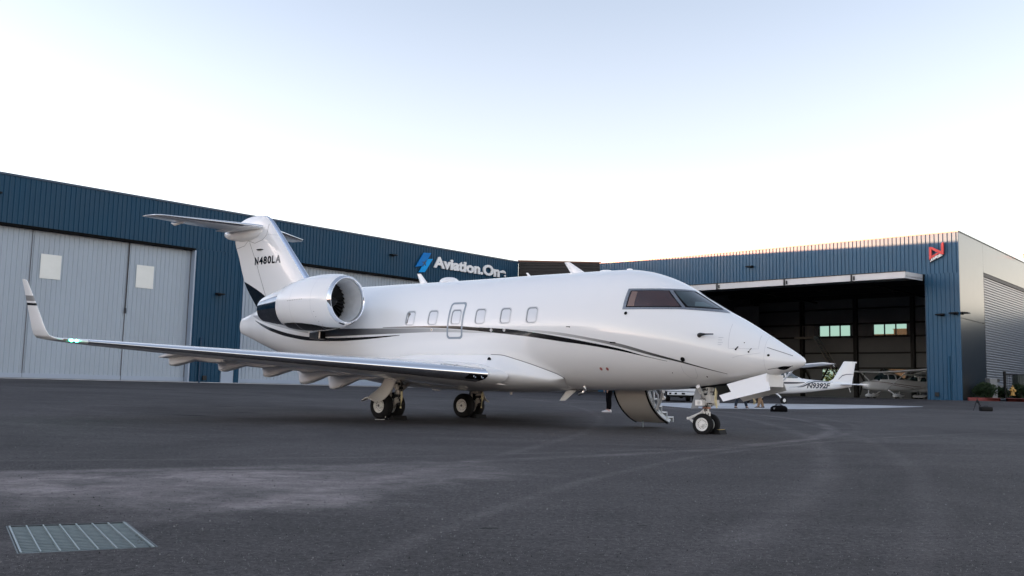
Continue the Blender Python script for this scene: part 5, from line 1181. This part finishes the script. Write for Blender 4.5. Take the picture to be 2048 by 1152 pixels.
# ================= people =================
def skin_obj(name,pts,edges,radii,mt,parent,sub=2,root=0):
    me=bpy.data.meshes.new(name);me.from_pydata(pts,edges,[]);o=bpy.data.objects.new(name,me);COL.objects.link(o)
    md=o.modifiers.new('k','SKIN');md.use_smooth_shade=True
    for i,r in enumerate(radii):
        sv=me.skin_vertices[0].data[i];sv.radius=(r,r) if not isinstance(r,tuple) else r;sv.use_root=(i==root)
    s2=o.modifiers.new('s','SUBSURF');s2.levels=sub;s2.render_levels=sub
    dg=bpy.context.evaluated_depsgraph_get();m2=bpy.data.meshes.new_from_object(o.evaluated_get(dg));o.modifiers.clear();o.data=m2
    m2.materials.clear();m2.materials.append(mt)
    for p in m2.polygons:p.use_smooth=True
    o.parent=parent;return o
def person(pos,face,label,legs,trouser,shoe,scale=1.0,shirt=None,group=None):
    """legs: [(ankle_fwd,ankle_side,knee_fwd,knee_side),(…)] for left and right; faces local +x"""
    e=empty('person',label,'person',pos,face);H=scale
    hip=.93*H
    P=[(0,0,hip),(0,0,1.12*H),(0,0,1.36*H),(.0,0,1.49*H),(.02,0,1.56*H),(.03,0,1.66*H),(.02,0,1.74*H)]
    R=[(.15,.12),(.145,.11),(.165,.11),.058,.06,(.082,.078),(.06,.06)];E_=[(0,1),(1,2),(2,3),(3,4),(4,5),(5,6)]
    tP=[(0,0,hip+.05)];tR=[(.165,.135)];tE=[]
    for i,(af,asd,kf,ks) in enumerate(legs):
        s_=1 if i==0 else -1;b=len(P)
        P+=[(0,s_*.09,hip-.06),(kf,ks,.50*H),(af,asd,.10),(af+.10,asd,.05)];R+=[.085,.055,.042,.035];E_+=[(0,b),(b,b+1),(b+1,b+2),(b+2,b+3)]
        c=len(tP);tP+=[(0,s_*.095,hip-.10),(lerp(0,kf,.5),lerp(s_*.09,ks,.5),.70*H),(kf,ks,.50*H),(lerp(kf,af,.55)-.02,lerp(ks,asd,.5),.28),(af-.0,asd,.085)]
        tR+=[.115,.098,.082,.075,.062];tE+=[(0 if i>=0 else 0,c),(c,c+1),(c+1,c+2),(c+2,c+3),(c+3,c+4)]
    sP=[(0,0,1.0*H),(0,0,1.2*H),(0,0,1.40*H),(0,0,1.47*H)];sR=[(.165,.13),(.165,.125),(.175,.12),.075];sE=[(0,1),(1,2),(2,3)]
    for s_ in (1,-1):
        b=len(P);sh=(0,s_*.19,1.40*H);el=(-.02,s_*.25,1.12*H);wr=(.10,s_*.24,.88*H)
        P+=[sh,el,wr,(.13,s_*.24,.80*H)];R+=[.055,.042,.028,(.038,.018)];E_+=[(2,b),(b,b+1),(b+1,b+2),(b+2,b+3)]
        for k in range(4):
            c=len(P);yy=s_*.24+(k-1.5)*.020;P+=[(.140,yy,.775*H),(.155,yy,.735*H-.004*abs(k-1.5)),(.150,yy,.70*H+.006*abs(k-1.5))];R+=[.009,.0085,.0075];E_+=[(b+3,c),(c,c+1),(c+1,c+2)]
        c=len(P);P+=[(.16,s_*.24-s_*.035,.81*H),(.18,s_*.24-s_*.04,.775*H)];R+=[.010,.009];E_+=[(b+3,c),(c,c+1)]
        c=len(sP);sP+=[(0,s_*.19,1.395*H),el,(lerp(el[0],wr[0],.75),s_*.243,.94*H)];sR+=[.075,.058,.045];sE+=[(2,c),(c,c+1),(c+1,c+2)]
    # face: nose, brow, chin, ears
    b=len(P);P+=[(.125,0,1.645*H),(.085,.04,1.665*H),(.085,-.04,1.665*H),(.09,0,1.585*H),(.02,.088,1.65*H),(.02,-.088,1.65*H)];R+=[.013,.014,.014,.022,.015,.015];E_+=[(5,b),(5,b+1),(5,b+2),(4,b+3),(5,b+4),(5,b+5)]
    skin_obj('body',P,E_,R,SKIN,e)
    skin_obj('trousers',tP,tE,tR,trouser,e)
    skin_obj('shirt',sP,sE,sR,shirt or SHIRT,e)
    skin_obj('hair',[(.0,0,1.72*H),(-.03,0,1.70*H),(-.06,0,1.64*H),(.03,0,1.755*H)],[(0,1),(1,2),(0,3)],[.088,.09,.06,.06],HAIRM,e)
    mb=MB()
    for s_ in (1,-1):mb.lathe([(0,0),(.004,.010),(.008,0)],(.105,s_*.032,1.66*H),'x',8)
    mb.box(.105,.112,-.022,.022,1.605*H,1.611*H);mb.build('eyes_and_mouth',HAIRM,e)
    for i,(af,asd,kf,ks) in enumerate(legs):
        mb=MB();R2=[]
        for x,zt_,hw in ((-.075,.03,.02),(-.07,.085,.033),(-.03,.115,.038),(.04,.105,.042),(.10,.075,.048),(.16,.055,.048),(.205,.045,.036),(.225,.03,.016)):
            R2.append([(af+x,asd+hw*math.cos(a),.012+max(0,(zt_-.012)*(.5+.5*math.sin(a)))*1.0) for a in [k*2*math.pi/14 for k in range(14)]])
        mb.loft(R2);sh=mb.build('shoe',shoe,e,smooth=True,angle=60)
        mb=MB();mb.prism([(af-.08,-.035),(af-.05,-.045),(af+.08,-.055),(af+.17,-.05),(af+.225,-.02),(af+.225,.02),(af+.17,.05),(af+.08,.055),(af-.05,.045),(af-.08,.035)],lambda a,b,d:(a,asd+b,d),0.0,.022);mb.build('sole',SHOEW if shoe is not SHOEB or True else SHOEB,sh)
        if shoe is SHOEW:
            for s_ in (-1,1):
                mb=MB();mb.prism([(af-.045,.050),(af+.01,.045),(af+.075,.072),(af+.005,.062)],lambda a,b,d:(a,asd+s_*(.0415+d),b),0,.006);mb.build('red_mark',RSIGN,sh)
    return e
def gp_(px,py):
    x,y,_=groundhit(px,py);return Vector((x,y,gz(x,y)))
pA=gp_(1219,824.5)
person(pA,rad(188),'person in black trousers and white sneakers standing beside the lowered airstair',[(.02,.05,.03,.06),(.06,-.02,.06,-.03)],CLOTHB,SHOEW,1.0,CLOTHB)
pB=gp_(1482,817.5)
person(pB,rad(-80),'person in dark blue trousers standing with legs apart behind the nose gear door',[(.02,.27,.03,.18),(.0,-.27,.03,-.18)],DENIM,SHOEB,1.0)
pC=gp_(1521,816.5)
person(pC,rad(200),'person in tan trousers with legs crossed, standing left of the black bag',[(.14,.02,.08,.05),(-.16,-.03,.02,-.05)],TAN,SHOEB,1.0,mat('navy_shirt',(.03,.04,.07),.9))
# ================= bag, tripod, case =================
pb=gp_(1558,823.5)
BG=empty('duffel_bag','black soft duffel bag lying on the apron right of the tan trousers','bag',pb,rad(4))
mb=MB();R2=[];rnd=random.Random(4)
for x,h,w_ in ((-.34,.10,.08),(-.31,.20,.15),(-.24,.245,.19),(-.1,.26,.20),(.08,.27,.205),(.22,.25,.19),(.30,.20,.16),(.33,.10,.09)):
    R2.append([(x+rnd.uniform(-.01,.01),w_*abs(math.cos(a))**.7*(1 if math.cos(a)>0 else -1)+rnd.uniform(-.008,.008),h/2+h/2*abs(math.sin(a))**.75*(1 if math.sin(a)>0 else -1)+rnd.uniform(-.006,.006)) for a in [k*2*math.pi/20 for k in range(20)]])
mb.loft(R2);mb.build('bag_body',CLOTHB,BG,smooth=True,angle=70)
mb=MB()
for sy in (-.07,.07):mb.tube([(-.16,sy,.25),(-.1,sy*1.1,.30),(.06,sy*.8,.31),(.14,sy,.25)],.012,6)
mb.tube([(-.30,-.10,.14),(-.38,-.12,.08),(-.40,-.1,.02),(-.30,-.16,.01)],.014,6);mb.build('strap',CLOTHB,BG,smooth=True)
mb=MB();mb.box(-.30,-.22,-.185,-.16,.10,.17);mb.build('buckle',GREYC,BG,bevel=.01)
pt_=gp_(1955,822)
TR=empty('camera_tripod','black camera tripod standing on the apron left of the black case','tripod',pt_)
mb=MB();mb.tube([(0,0,.38),(0,0,.66)],[.02,.018],8);mb.lathe([(0,0),(0,.035),(.05,.035),(.06,0)],(0,0,.50),'z',10);mb.build('centre_column',LAMPB,TR,smooth=True)
for k,(dx,dy) in enumerate(((-.26,-.10),(.02,-.28),(.34,.12))):
    mb=MB();mb.tube([(dx*.08,dy*.08,.55),(dx*.55,dy*.55,.26),(dx,dy,0)],[.018,.015,.010],6);mb.build('leg',LAMPB,TR,smooth=True)
mb=MB();mb.box(-.05,.05,-.04,.04,.66,.73);mb.tube([(0,0,.70),(-.12,.06,.66)],[.01,.01],6);mb.build('pan_head',LAMPB,TR,bevel=.006)
mb=MB();mb.lathe([(0,0),(0,.032),(.025,.032),(.025,0)],(0,0,.625),'z',10);mb.build('red_collar',mat('red_collar',(.30,.03,.02),.5),TR,smooth=True)
pc=gp_(1971,822.5)
CS=empty('camera_case','black rounded camera case lying on the apron right of the tripod','case',pc+Vector((.02,0,0)),rad(-4))
mb=MB();mb.box(-.28,.28,-.17,.17,.0,.23);mb.build('case_shell',mat('black_nylon',(.004,.004,.005),.6,spec=.3),CS,bevel=.045,smooth=True)
mb=MB();mb.tube([(-.1,0,.225),(-.07,0,.255),(.07,0,.255),(.1,0,.225)],.012,6);mb.build('handle',CLOTHB,CS,smooth=True)
mb=MB();mb.box(-.284,.284,-.174,.174,.125,.132);mb.build('zip_line',HOLE,CS,bevel=.002)
# ================= service truck =================
px_,py_,_=groundhit(1366,804);TKp=Vector((px_,py_,gz(px_,py_)))
TK=empty('pickup_truck','white pickup truck seen from behind below the jet fuselage','pickup truck',TKp,rad(86))
WT=mat('white_truck_paint',(.68,.71,.74),.3,coat=.5)
# local +x = forward (away)
mb=MB();mb.hexa([(.0,-.98,.62),(5.4,-.98,.62),(5.4,.98,.62),(.0,.98,.62)],[(.0,-.96,1.12),(5.4,-.90,1.02),(5.4,.90,1.02),(.0,.96,1.12)]);mb.build('body',WT,TK,bevel=.06,smooth=True)
mb=MB();mb.hexa([(1.9,-.90,1.1),(4.1,-.88,1.05),(4.1,.88,1.05),(1.9,.90,1.1)],[(2.1,-.74,1.80),(3.35,-.74,1.80),(3.35,.74,1.80),(2.1,.74,1.80)]);cb=mb.build('cab',WT,TK,bevel=.06,smooth=True)
mb=MB();mb.box(1.93,1.97,-.66,.66,1.22,1.68);mb.build('rear_window',GLASS_B,cb)
for s_ in (-1,1):
    mb=MB();mb.hexa([(2.2,s_*.905,1.18),(3.75,s_*.905,1.15),(3.75,s_*.86,1.15),(2.2,s_*.86,1.18)],[(2.3,s_*.80,1.70),(3.2,s_*.80,1.70),(3.2,s_*.76,1.70),(2.3,s_*.76,1.70)]);mb.build('side_window',GLASS_B,cb)
mb=MB();mb.box(-.02,.02,-.72,.72,.66,1.10);tg=mb.build('tailgate',WT,TK,bevel=.02)
mb=MB();mb.box(-.04,-.01,-.12,.12,.98,1.04);mb.build('handle',LAMPB,tg)
mb=MB();mb.box(-.16,.02,-.95,.95,.40,.60);bp=mb.build('rear_bumper',WT,TK,bevel=.03)
mb=MB()
for y0_,y1_ in ((-.86,-.76),(-.10,.10),(.38,.52),(.72,.86)):mb.box(-.175,-.16,y0_,y1_,.45,.55)
mb.build('bumper_cutouts',LAMPB,bp)
for s_ in (-1,1):
    mb=MB();mb.box(-.03,.03,*sorted((s_*.80,s_*.955)),.70,1.06);mb.build('tail_lamp',TAILL,TK,bevel=.015)
for x_ in (1.05,4.35):
    for s_ in (-1,1):
        mb=MB();mb.lathe([(-.13,.0),(-.13,.22),(-.13,.34),(-.08,.38),(.08,.38),(.13,.34),(.13,0)],(x_,s_*.82,.38),'y',24);wh=mb.build('wheel',RUBBER,TK,smooth=True)
        mb=MB();mb.lathe([(s_*.132,0),(s_*.132,.22),(s_*.14,.2),(s_*.12,0)],(x_,s_*.82,.38),'y',18);mb.build('rim',GREYP,wh,smooth=True)
mb=MB();mb.box(.1,5.2,-.75,.75,.30,.62);mb.tube([(1.05,-.8,.36),(1.05,.8,.36)],[.06,.06],8);mb.lathe([(-.15,0),(-.13,.15),(.13,.15),(.15,0)],(1.05,0,.36),'x',12);mb.build('chassis',LAMPB,TK)
# ================= light aircraft =================
def pair(x,s_,y,z):return (x,s_*y,z)
def light_aircraft(pos,head,label,reg,stripe,pants,sc=1.0):
    e=empty('light_aircraft',label,'light aircraft',pos,head,group=None);e.scale=(sc,sc,sc)
    X_=[-5.75,-5.0,-4.0,-3.0,-2.1,-1.5,-.9,-.3,.35,.62,1.0,1.3,1.7,2.0,2.12]
    ZT=pchip(X_,[1.36,1.40,1.44,1.50,1.58,1.78,2.06,2.10,2.10,1.92,1.50,1.44,1.40,1.32,1.22])
    ZB=pchip(X_,[1.14,1.02,.90,.78,.68,.63,.60,.58,.58,.58,.60,.62,.66,.74,.86])
    WD=pchip(X_,[.04,.12,.22,.33,.44,.50,.53,.54,.54,.54,.52,.50,.47,.38,.26])
    def sp(x,a,off=0):
        zc=(ZT(x)+ZB(x))/2;h=(ZT(x)-ZB(x))/2;c,s=math.cos(a),math.sin(a)
        k=.62
        return (x,(WD(x)+off)*abs(s)**k*(1 if s>0 else -1),zc+(h+off)*abs(c)**k*(1 if c>0 else -1))
    def sy(x,z,off,s_):
        zc=(ZT(x)+ZB(x))/2;h=(ZT(x)-ZB(x))/2;q=min(1,abs((z-zc)/h));c=q**(1/.62);return (x,s_*((WD(x))*max(0,1-c*c)**.31+off),z)
    mb=MB();st=[-5.75+.09*i for i in range(88)];st=[x for x in st if x<2.12]+[2.12]
    mb.loft([[sp(x,k*2*math.pi/40) for k in range(40)] for x in st]);FU=mb.build('fuselage',CES,e,smooth=True,angle=60)
    def band(name,tx,tz,bz,mt,s_,off=.006,nu=60):
        ft=pchip(tx,tz);fb=pchip(tx,bz);mb=MB();mb.grid(lambda u,v:sy(lerp(tx[0],tx[-1],u),lerp(fb(lerp(tx[0],tx[-1],u)),ft(lerp(tx[0],tx[-1],u)),v),off,s_),nu,3);return mb.build(name,mt,FU,smooth=True)
    for s_ in (1,-1):
        band('side_window',[-.62,-.5,.0,.05],[1.62,1.92,1.95,1.95],[1.58,1.56,1.56,1.60],GLASS_B,s_,.012)
        band('side_window',[.14,.18,.55,.80],[1.95,1.95,1.90,1.60],[1.60,1.56,1.54,1.54],GLASS_B,s_,.012)
        band('rear_side_window',[-1.62,-1.45,-.95,-.72],[1.62,1.72,1.90,1.93],[1.60,1.57,1.56,1.56],GLASS_B,s_,.012)
        if pants:
            band('stripe',[-3.4,-2.2,-1,.3,1.2,1.9],[1.02,1.10,1.20,1.30,1.36,1.36],[.99,1.06,1.155,1.26,1.33,1.345],stripe,s_)
            band('stripe',[-2.6,-1.8,-.8,.2],[.86,.98,1.08,1.18],[.84,.94,1.045,1.17],stripe,s_)
        else:
            band('stripe',[-2.05,-1.5,-1,.3,1.2],[1.34,1.34,1.33,1.32,1.30],[1.30,1.24,1.22,1.20,1.24],stripe,s_)
            band('stripe',[-4.3,-3.4,-2.9,-2.4,-1.9,-1.5],[1.40,1.43,1.42,1.32,1.12,1.02],[1.39,1.38,1.36,1.22,1.05,1.01],stripe,s_,.007)
            band('stripe',[-3.2,-2.8,-2.3,-1.9,-1.3,-.9],[1.50,1.47,1.37,1.18,1.04,1.02],[1.48,1.45,1.33,1.14,1.02,1.01],mat('pale_slate_stripe',(.20,.25,.33),.3),s_,.006)
    if reg:
        for s_ in (1,-1):
            v,f=text_mesh(reg,.040,.28);mb=MB();x0_,x1_=(-3.98,-2.55)
            mb.add([sy(lerp(-2.20,-4.05,a) if s_>0 else lerp(-4.05,-2.20,a),.965+.34*b+(.03*(a if s_>0 else 1-a)),.012,s_) for a,b in v],f);mb.build('registration_text',CESD,FU)
    # windshield and rear window
    mb=MB();mb.grid(lambda u,v:(lambda x:sp(x,(v-.5)*1.75,.010))(lerp(.44,.98,u)),8,14);mb.build('windshield',GLASS_B,FU,smooth=True)
    mb=MB();mb.grid(lambda u,v:(lambda x:sp(x,(v-.5)*1.3,.010))(lerp(-2.0,-1.1,u)),8,12);mb.build('rear_window',GLASS_B,FU,smooth=True)
    # wing
    def sec(y,le,te,z,t):
        return [(lerp(le,te,c),y,z+sg*thA(c)*t*(le-te)*(1 if sg>0 else .55)) for c,sg in [(x,1) for x in xsA]+[(x,-1) for x in xsA[::-1][1:-1]]]
    mb=MB();mb.loft([sec(-5.5,.28,-.62,2.33,.06),sec(-5.42,.45,-.68,2.32,.12),sec(-2.6,.68,-.95,2.19,.13),sec(0,.68,-.95,2.12,.13),sec(2.6,.68,-.95,2.19,.13),sec(5.42,.45,-.68,2.32,.12),sec(5.5,.28,-.62,2.33,.06)])
    W_=mb.build('wing',CES,e,smooth=True,angle=50)
    for s_ in (1,-1):
        mb=MB();mb.bar((.25,s_*.50,.70),(.15,s_*2.75,2.15),.13,.035,(1,0,0) if False else (0,0,1));mb.build('wing_strut',CES,e,bevel=.01)
        mb=MB();mb.tube([(-.55,s_*5.35,2.28),(-.6,s_*5.35,2.16)],.015,5);mb.build('tip_wick',CES,W_)
        # main gear
        mb=MB();mb.tube([(.02,s_*.42,.66),(.0,s_*.85,.48),(.0,s_*1.22,.24)],[.06,.045,.035],8);ml=mb.build('main_gear_leg',CES,e,smooth=True)
        mb=MB();mb.lathe([(-.075,.10),(-.075,.17),(-.05,.208),(0,.215),(.05,.208),(.075,.17),(.075,.10)],(0,s_*1.30,.213),'y',24);mb.build('tyre',RUBBER,ml,smooth=True)
        mb=MB();mb.lathe([(.078*q,.0) if i==0 else (.078*q,.105) if i==1 else (.06*q,.09) for q in (1,) for i in range(3)],(0,s_*1.30,.213),'y',18);mb.lathe([(-.078,0),(-.078,.105),(-.06,.09)],(0,s_*1.30,.213),'y',18);mb.build('rim',RIM,ml,smooth=True)
        if pants:
            mb=MB();mb.loft([[(x,s_*1.30+w_*math.cos(a),.25+o_+h*math.sin(a)) for a in [k*2*math.pi/16 for k in range(16)]] for x,h,w_,o_ in ((.36,.02,.02,-.02),(.30,.10,.08,-.02),(.12,.17,.12,.0),(-.08,.17,.12,.0),(-.32,.10,.07,.03),(-.5,.02,.015,.07))]);mb.build('wheel_pant',CES,ml,smooth=True)
    mb=MB();mb.tube([(1.62,0,.7),(1.68,0,.28)],[.04,.03],8);ng=mb.build('nose_gear_leg',CES,e,smooth=True)
    mb=MB();mb.lathe([(-.06,0),(-.06,.15),(-.04,.175),(.04,.175),(.06,.15),(.06,0)],(1.68,0,.175),'y',20);mb.build('tyre',RUBBER,ng,smooth=True)
    if pants:
        mb=MB();mb.loft([[(x+1.66,w_*math.cos(a),.22+o_+h*math.sin(a)) for a in [k*2*math.pi/16 for k in range(16)]] for x,h,w_,o_ in ((.32,.02,.02,-.02),(.26,.10,.08,-.02),(.08,.16,.11,.0),(-.12,.15,.11,.0),(-.32,.08,.06,.03),(-.46,.02,.015,.05))]);mb.build('wheel_pant',CES,ng,smooth=True)
    # tail
    def fsec(z,le,te,t):return [(lerp(le,te,c),sg*thA(c)*t,z) for c,sg in [(x,1) for x in xsA]+[(x,-1) for x in xsA[::-1][1:-1]]]
    mb=MB();mb.loft([fsec(1.28,-3.55,-5.80,.10),fsec(1.50,-4.25,-5.84,.10),fsec(1.62,-4.45,-5.86,.10),fsec(2.66,-5.18,-6.08,.07),fsec(2.72,-5.24,-6.13,.05)]);FN_=mb.build('tail_fin',CES,e,smooth=True,angle=50)
    mb=MB();mb.box(-6.16,-5.86,-.03,.03,2.62,2.72);mb.build('rudder_horn',CES,FN_,bevel=.01)
    for s_ in (1,-1):
        mb=MB();P_=[(-4.75,1.60),(-5.05,1.86),(-5.35,1.93),(-5.9,1.95)];mb.loft([[(x,s_*.085,z) for x,z in P_],[(x,s_*.085,z-.05+.012*abs(i-1)) for i,(x,z) in enumerate(P_)]],cap=False,close=False);mb.build('fin_stripe',stripe,FN_)
    for s_ in (1,-1):
        mb=MB();mb.loft([[(lerp(le,te,c),s_*y,1.27+sg*thA(c)*.09) for c,sg in [(x,1) for x in xsA]+[(x,-1) for x in xsA[::-1][1:-1]]] for y,le,te in ((0,-4.85,-5.85),(1.65,-5.02,-5.80),(1.72,-5.2,-5.75))]);mb.build('tailplane',CES,e,smooth=True,angle=50)
    mb=MB();mb.tube([(-5.55,0,1.1),(-5.68,0,.78)],[.03,.015],6);mb.build('tail_skid',CES,e,smooth=True)
    # propeller
    mb=MB();mb.lathe([(.42,0),(.36,.05),(.2,.13),(.0,.165),(-.02,.165)],(2.12,0,1.12),'x',20);SPN=mb.build('spinner',CES,e,smooth=True)
    mb=MB()
    for sg in (1,-1):
        c_=Vector((2.26,0,1.12));d=Vector((0,.30*sg,.95*sg)).normalized();a=Vector((.5,0,0));q=[]
        sd=d.cross(Vector((1,0,0)))
        for r,wd,tw in ((.10,.05,.8),(.35,.075,.5),(.65,.07,.3),(.92,.05,.2),(.96,.02,.2)):
            ax_2=(sd*math.cos(tw)+Vector((1,0,0))*math.sin(tw))*wd;nn_=d.cross(ax_2).normalized()*.012;b_=c_+d*r;q.append([tuple(b_+ax_2),tuple(b_+nn_),tuple(b_-ax_2),tuple(b_-nn_)])
        mb.loft(q)
    mb.build('propeller',LAMPB,SPN,smooth=True)
    mb=MB();mb.box(-.5,-.5,0,0,0,0) if False else None;mb.tube([(1.9,-.25,1.08),(2.06,-.25,1.08)],[.09,.09],14);mb.tube([(1.9,.25,1.08),(2.06,.25,1.08)],[.09,.09],14);mb.lathe([(0,0),(.0,.1)],(2.0,0,.80),'x',14);mb.build('cowl_inlets',HOLE,FU)
    return e
x,y=P2(1569,56);c1z=gz(x,y)
HD1=rad(180+17)
hx=Vector((math.cos(HD1),math.sin(HD1),0));hl=Vector((-math.sin(HD1),math.cos(HD1),0))
light_aircraft(Vector((x,y,.36))-hl*1.30,HD1,'small white high wing plane marked N9392F, facing left in front of the open hangar','N9392F',CESD,False)
HD2=rad(180+18);hl=Vector((-math.sin(HD2),math.cos(HD2),0));x,y=P2(1793,80)
light_aircraft(Vector((x,y,FL+.006))-hl*1.30*1.05,HD2,'white and maroon high wing plane with wheel covers and black propeller, inside the hangar',None,CESR,True,1.05)
# third plane, dim, further back
x,y=P2(1838,93);light_aircraft(Vector((x,y,FL+.006)),rad(165),'dim dark high wing plane parked deepest in the hangar, behind the maroon striped one',None,DGREY,True,1.1)
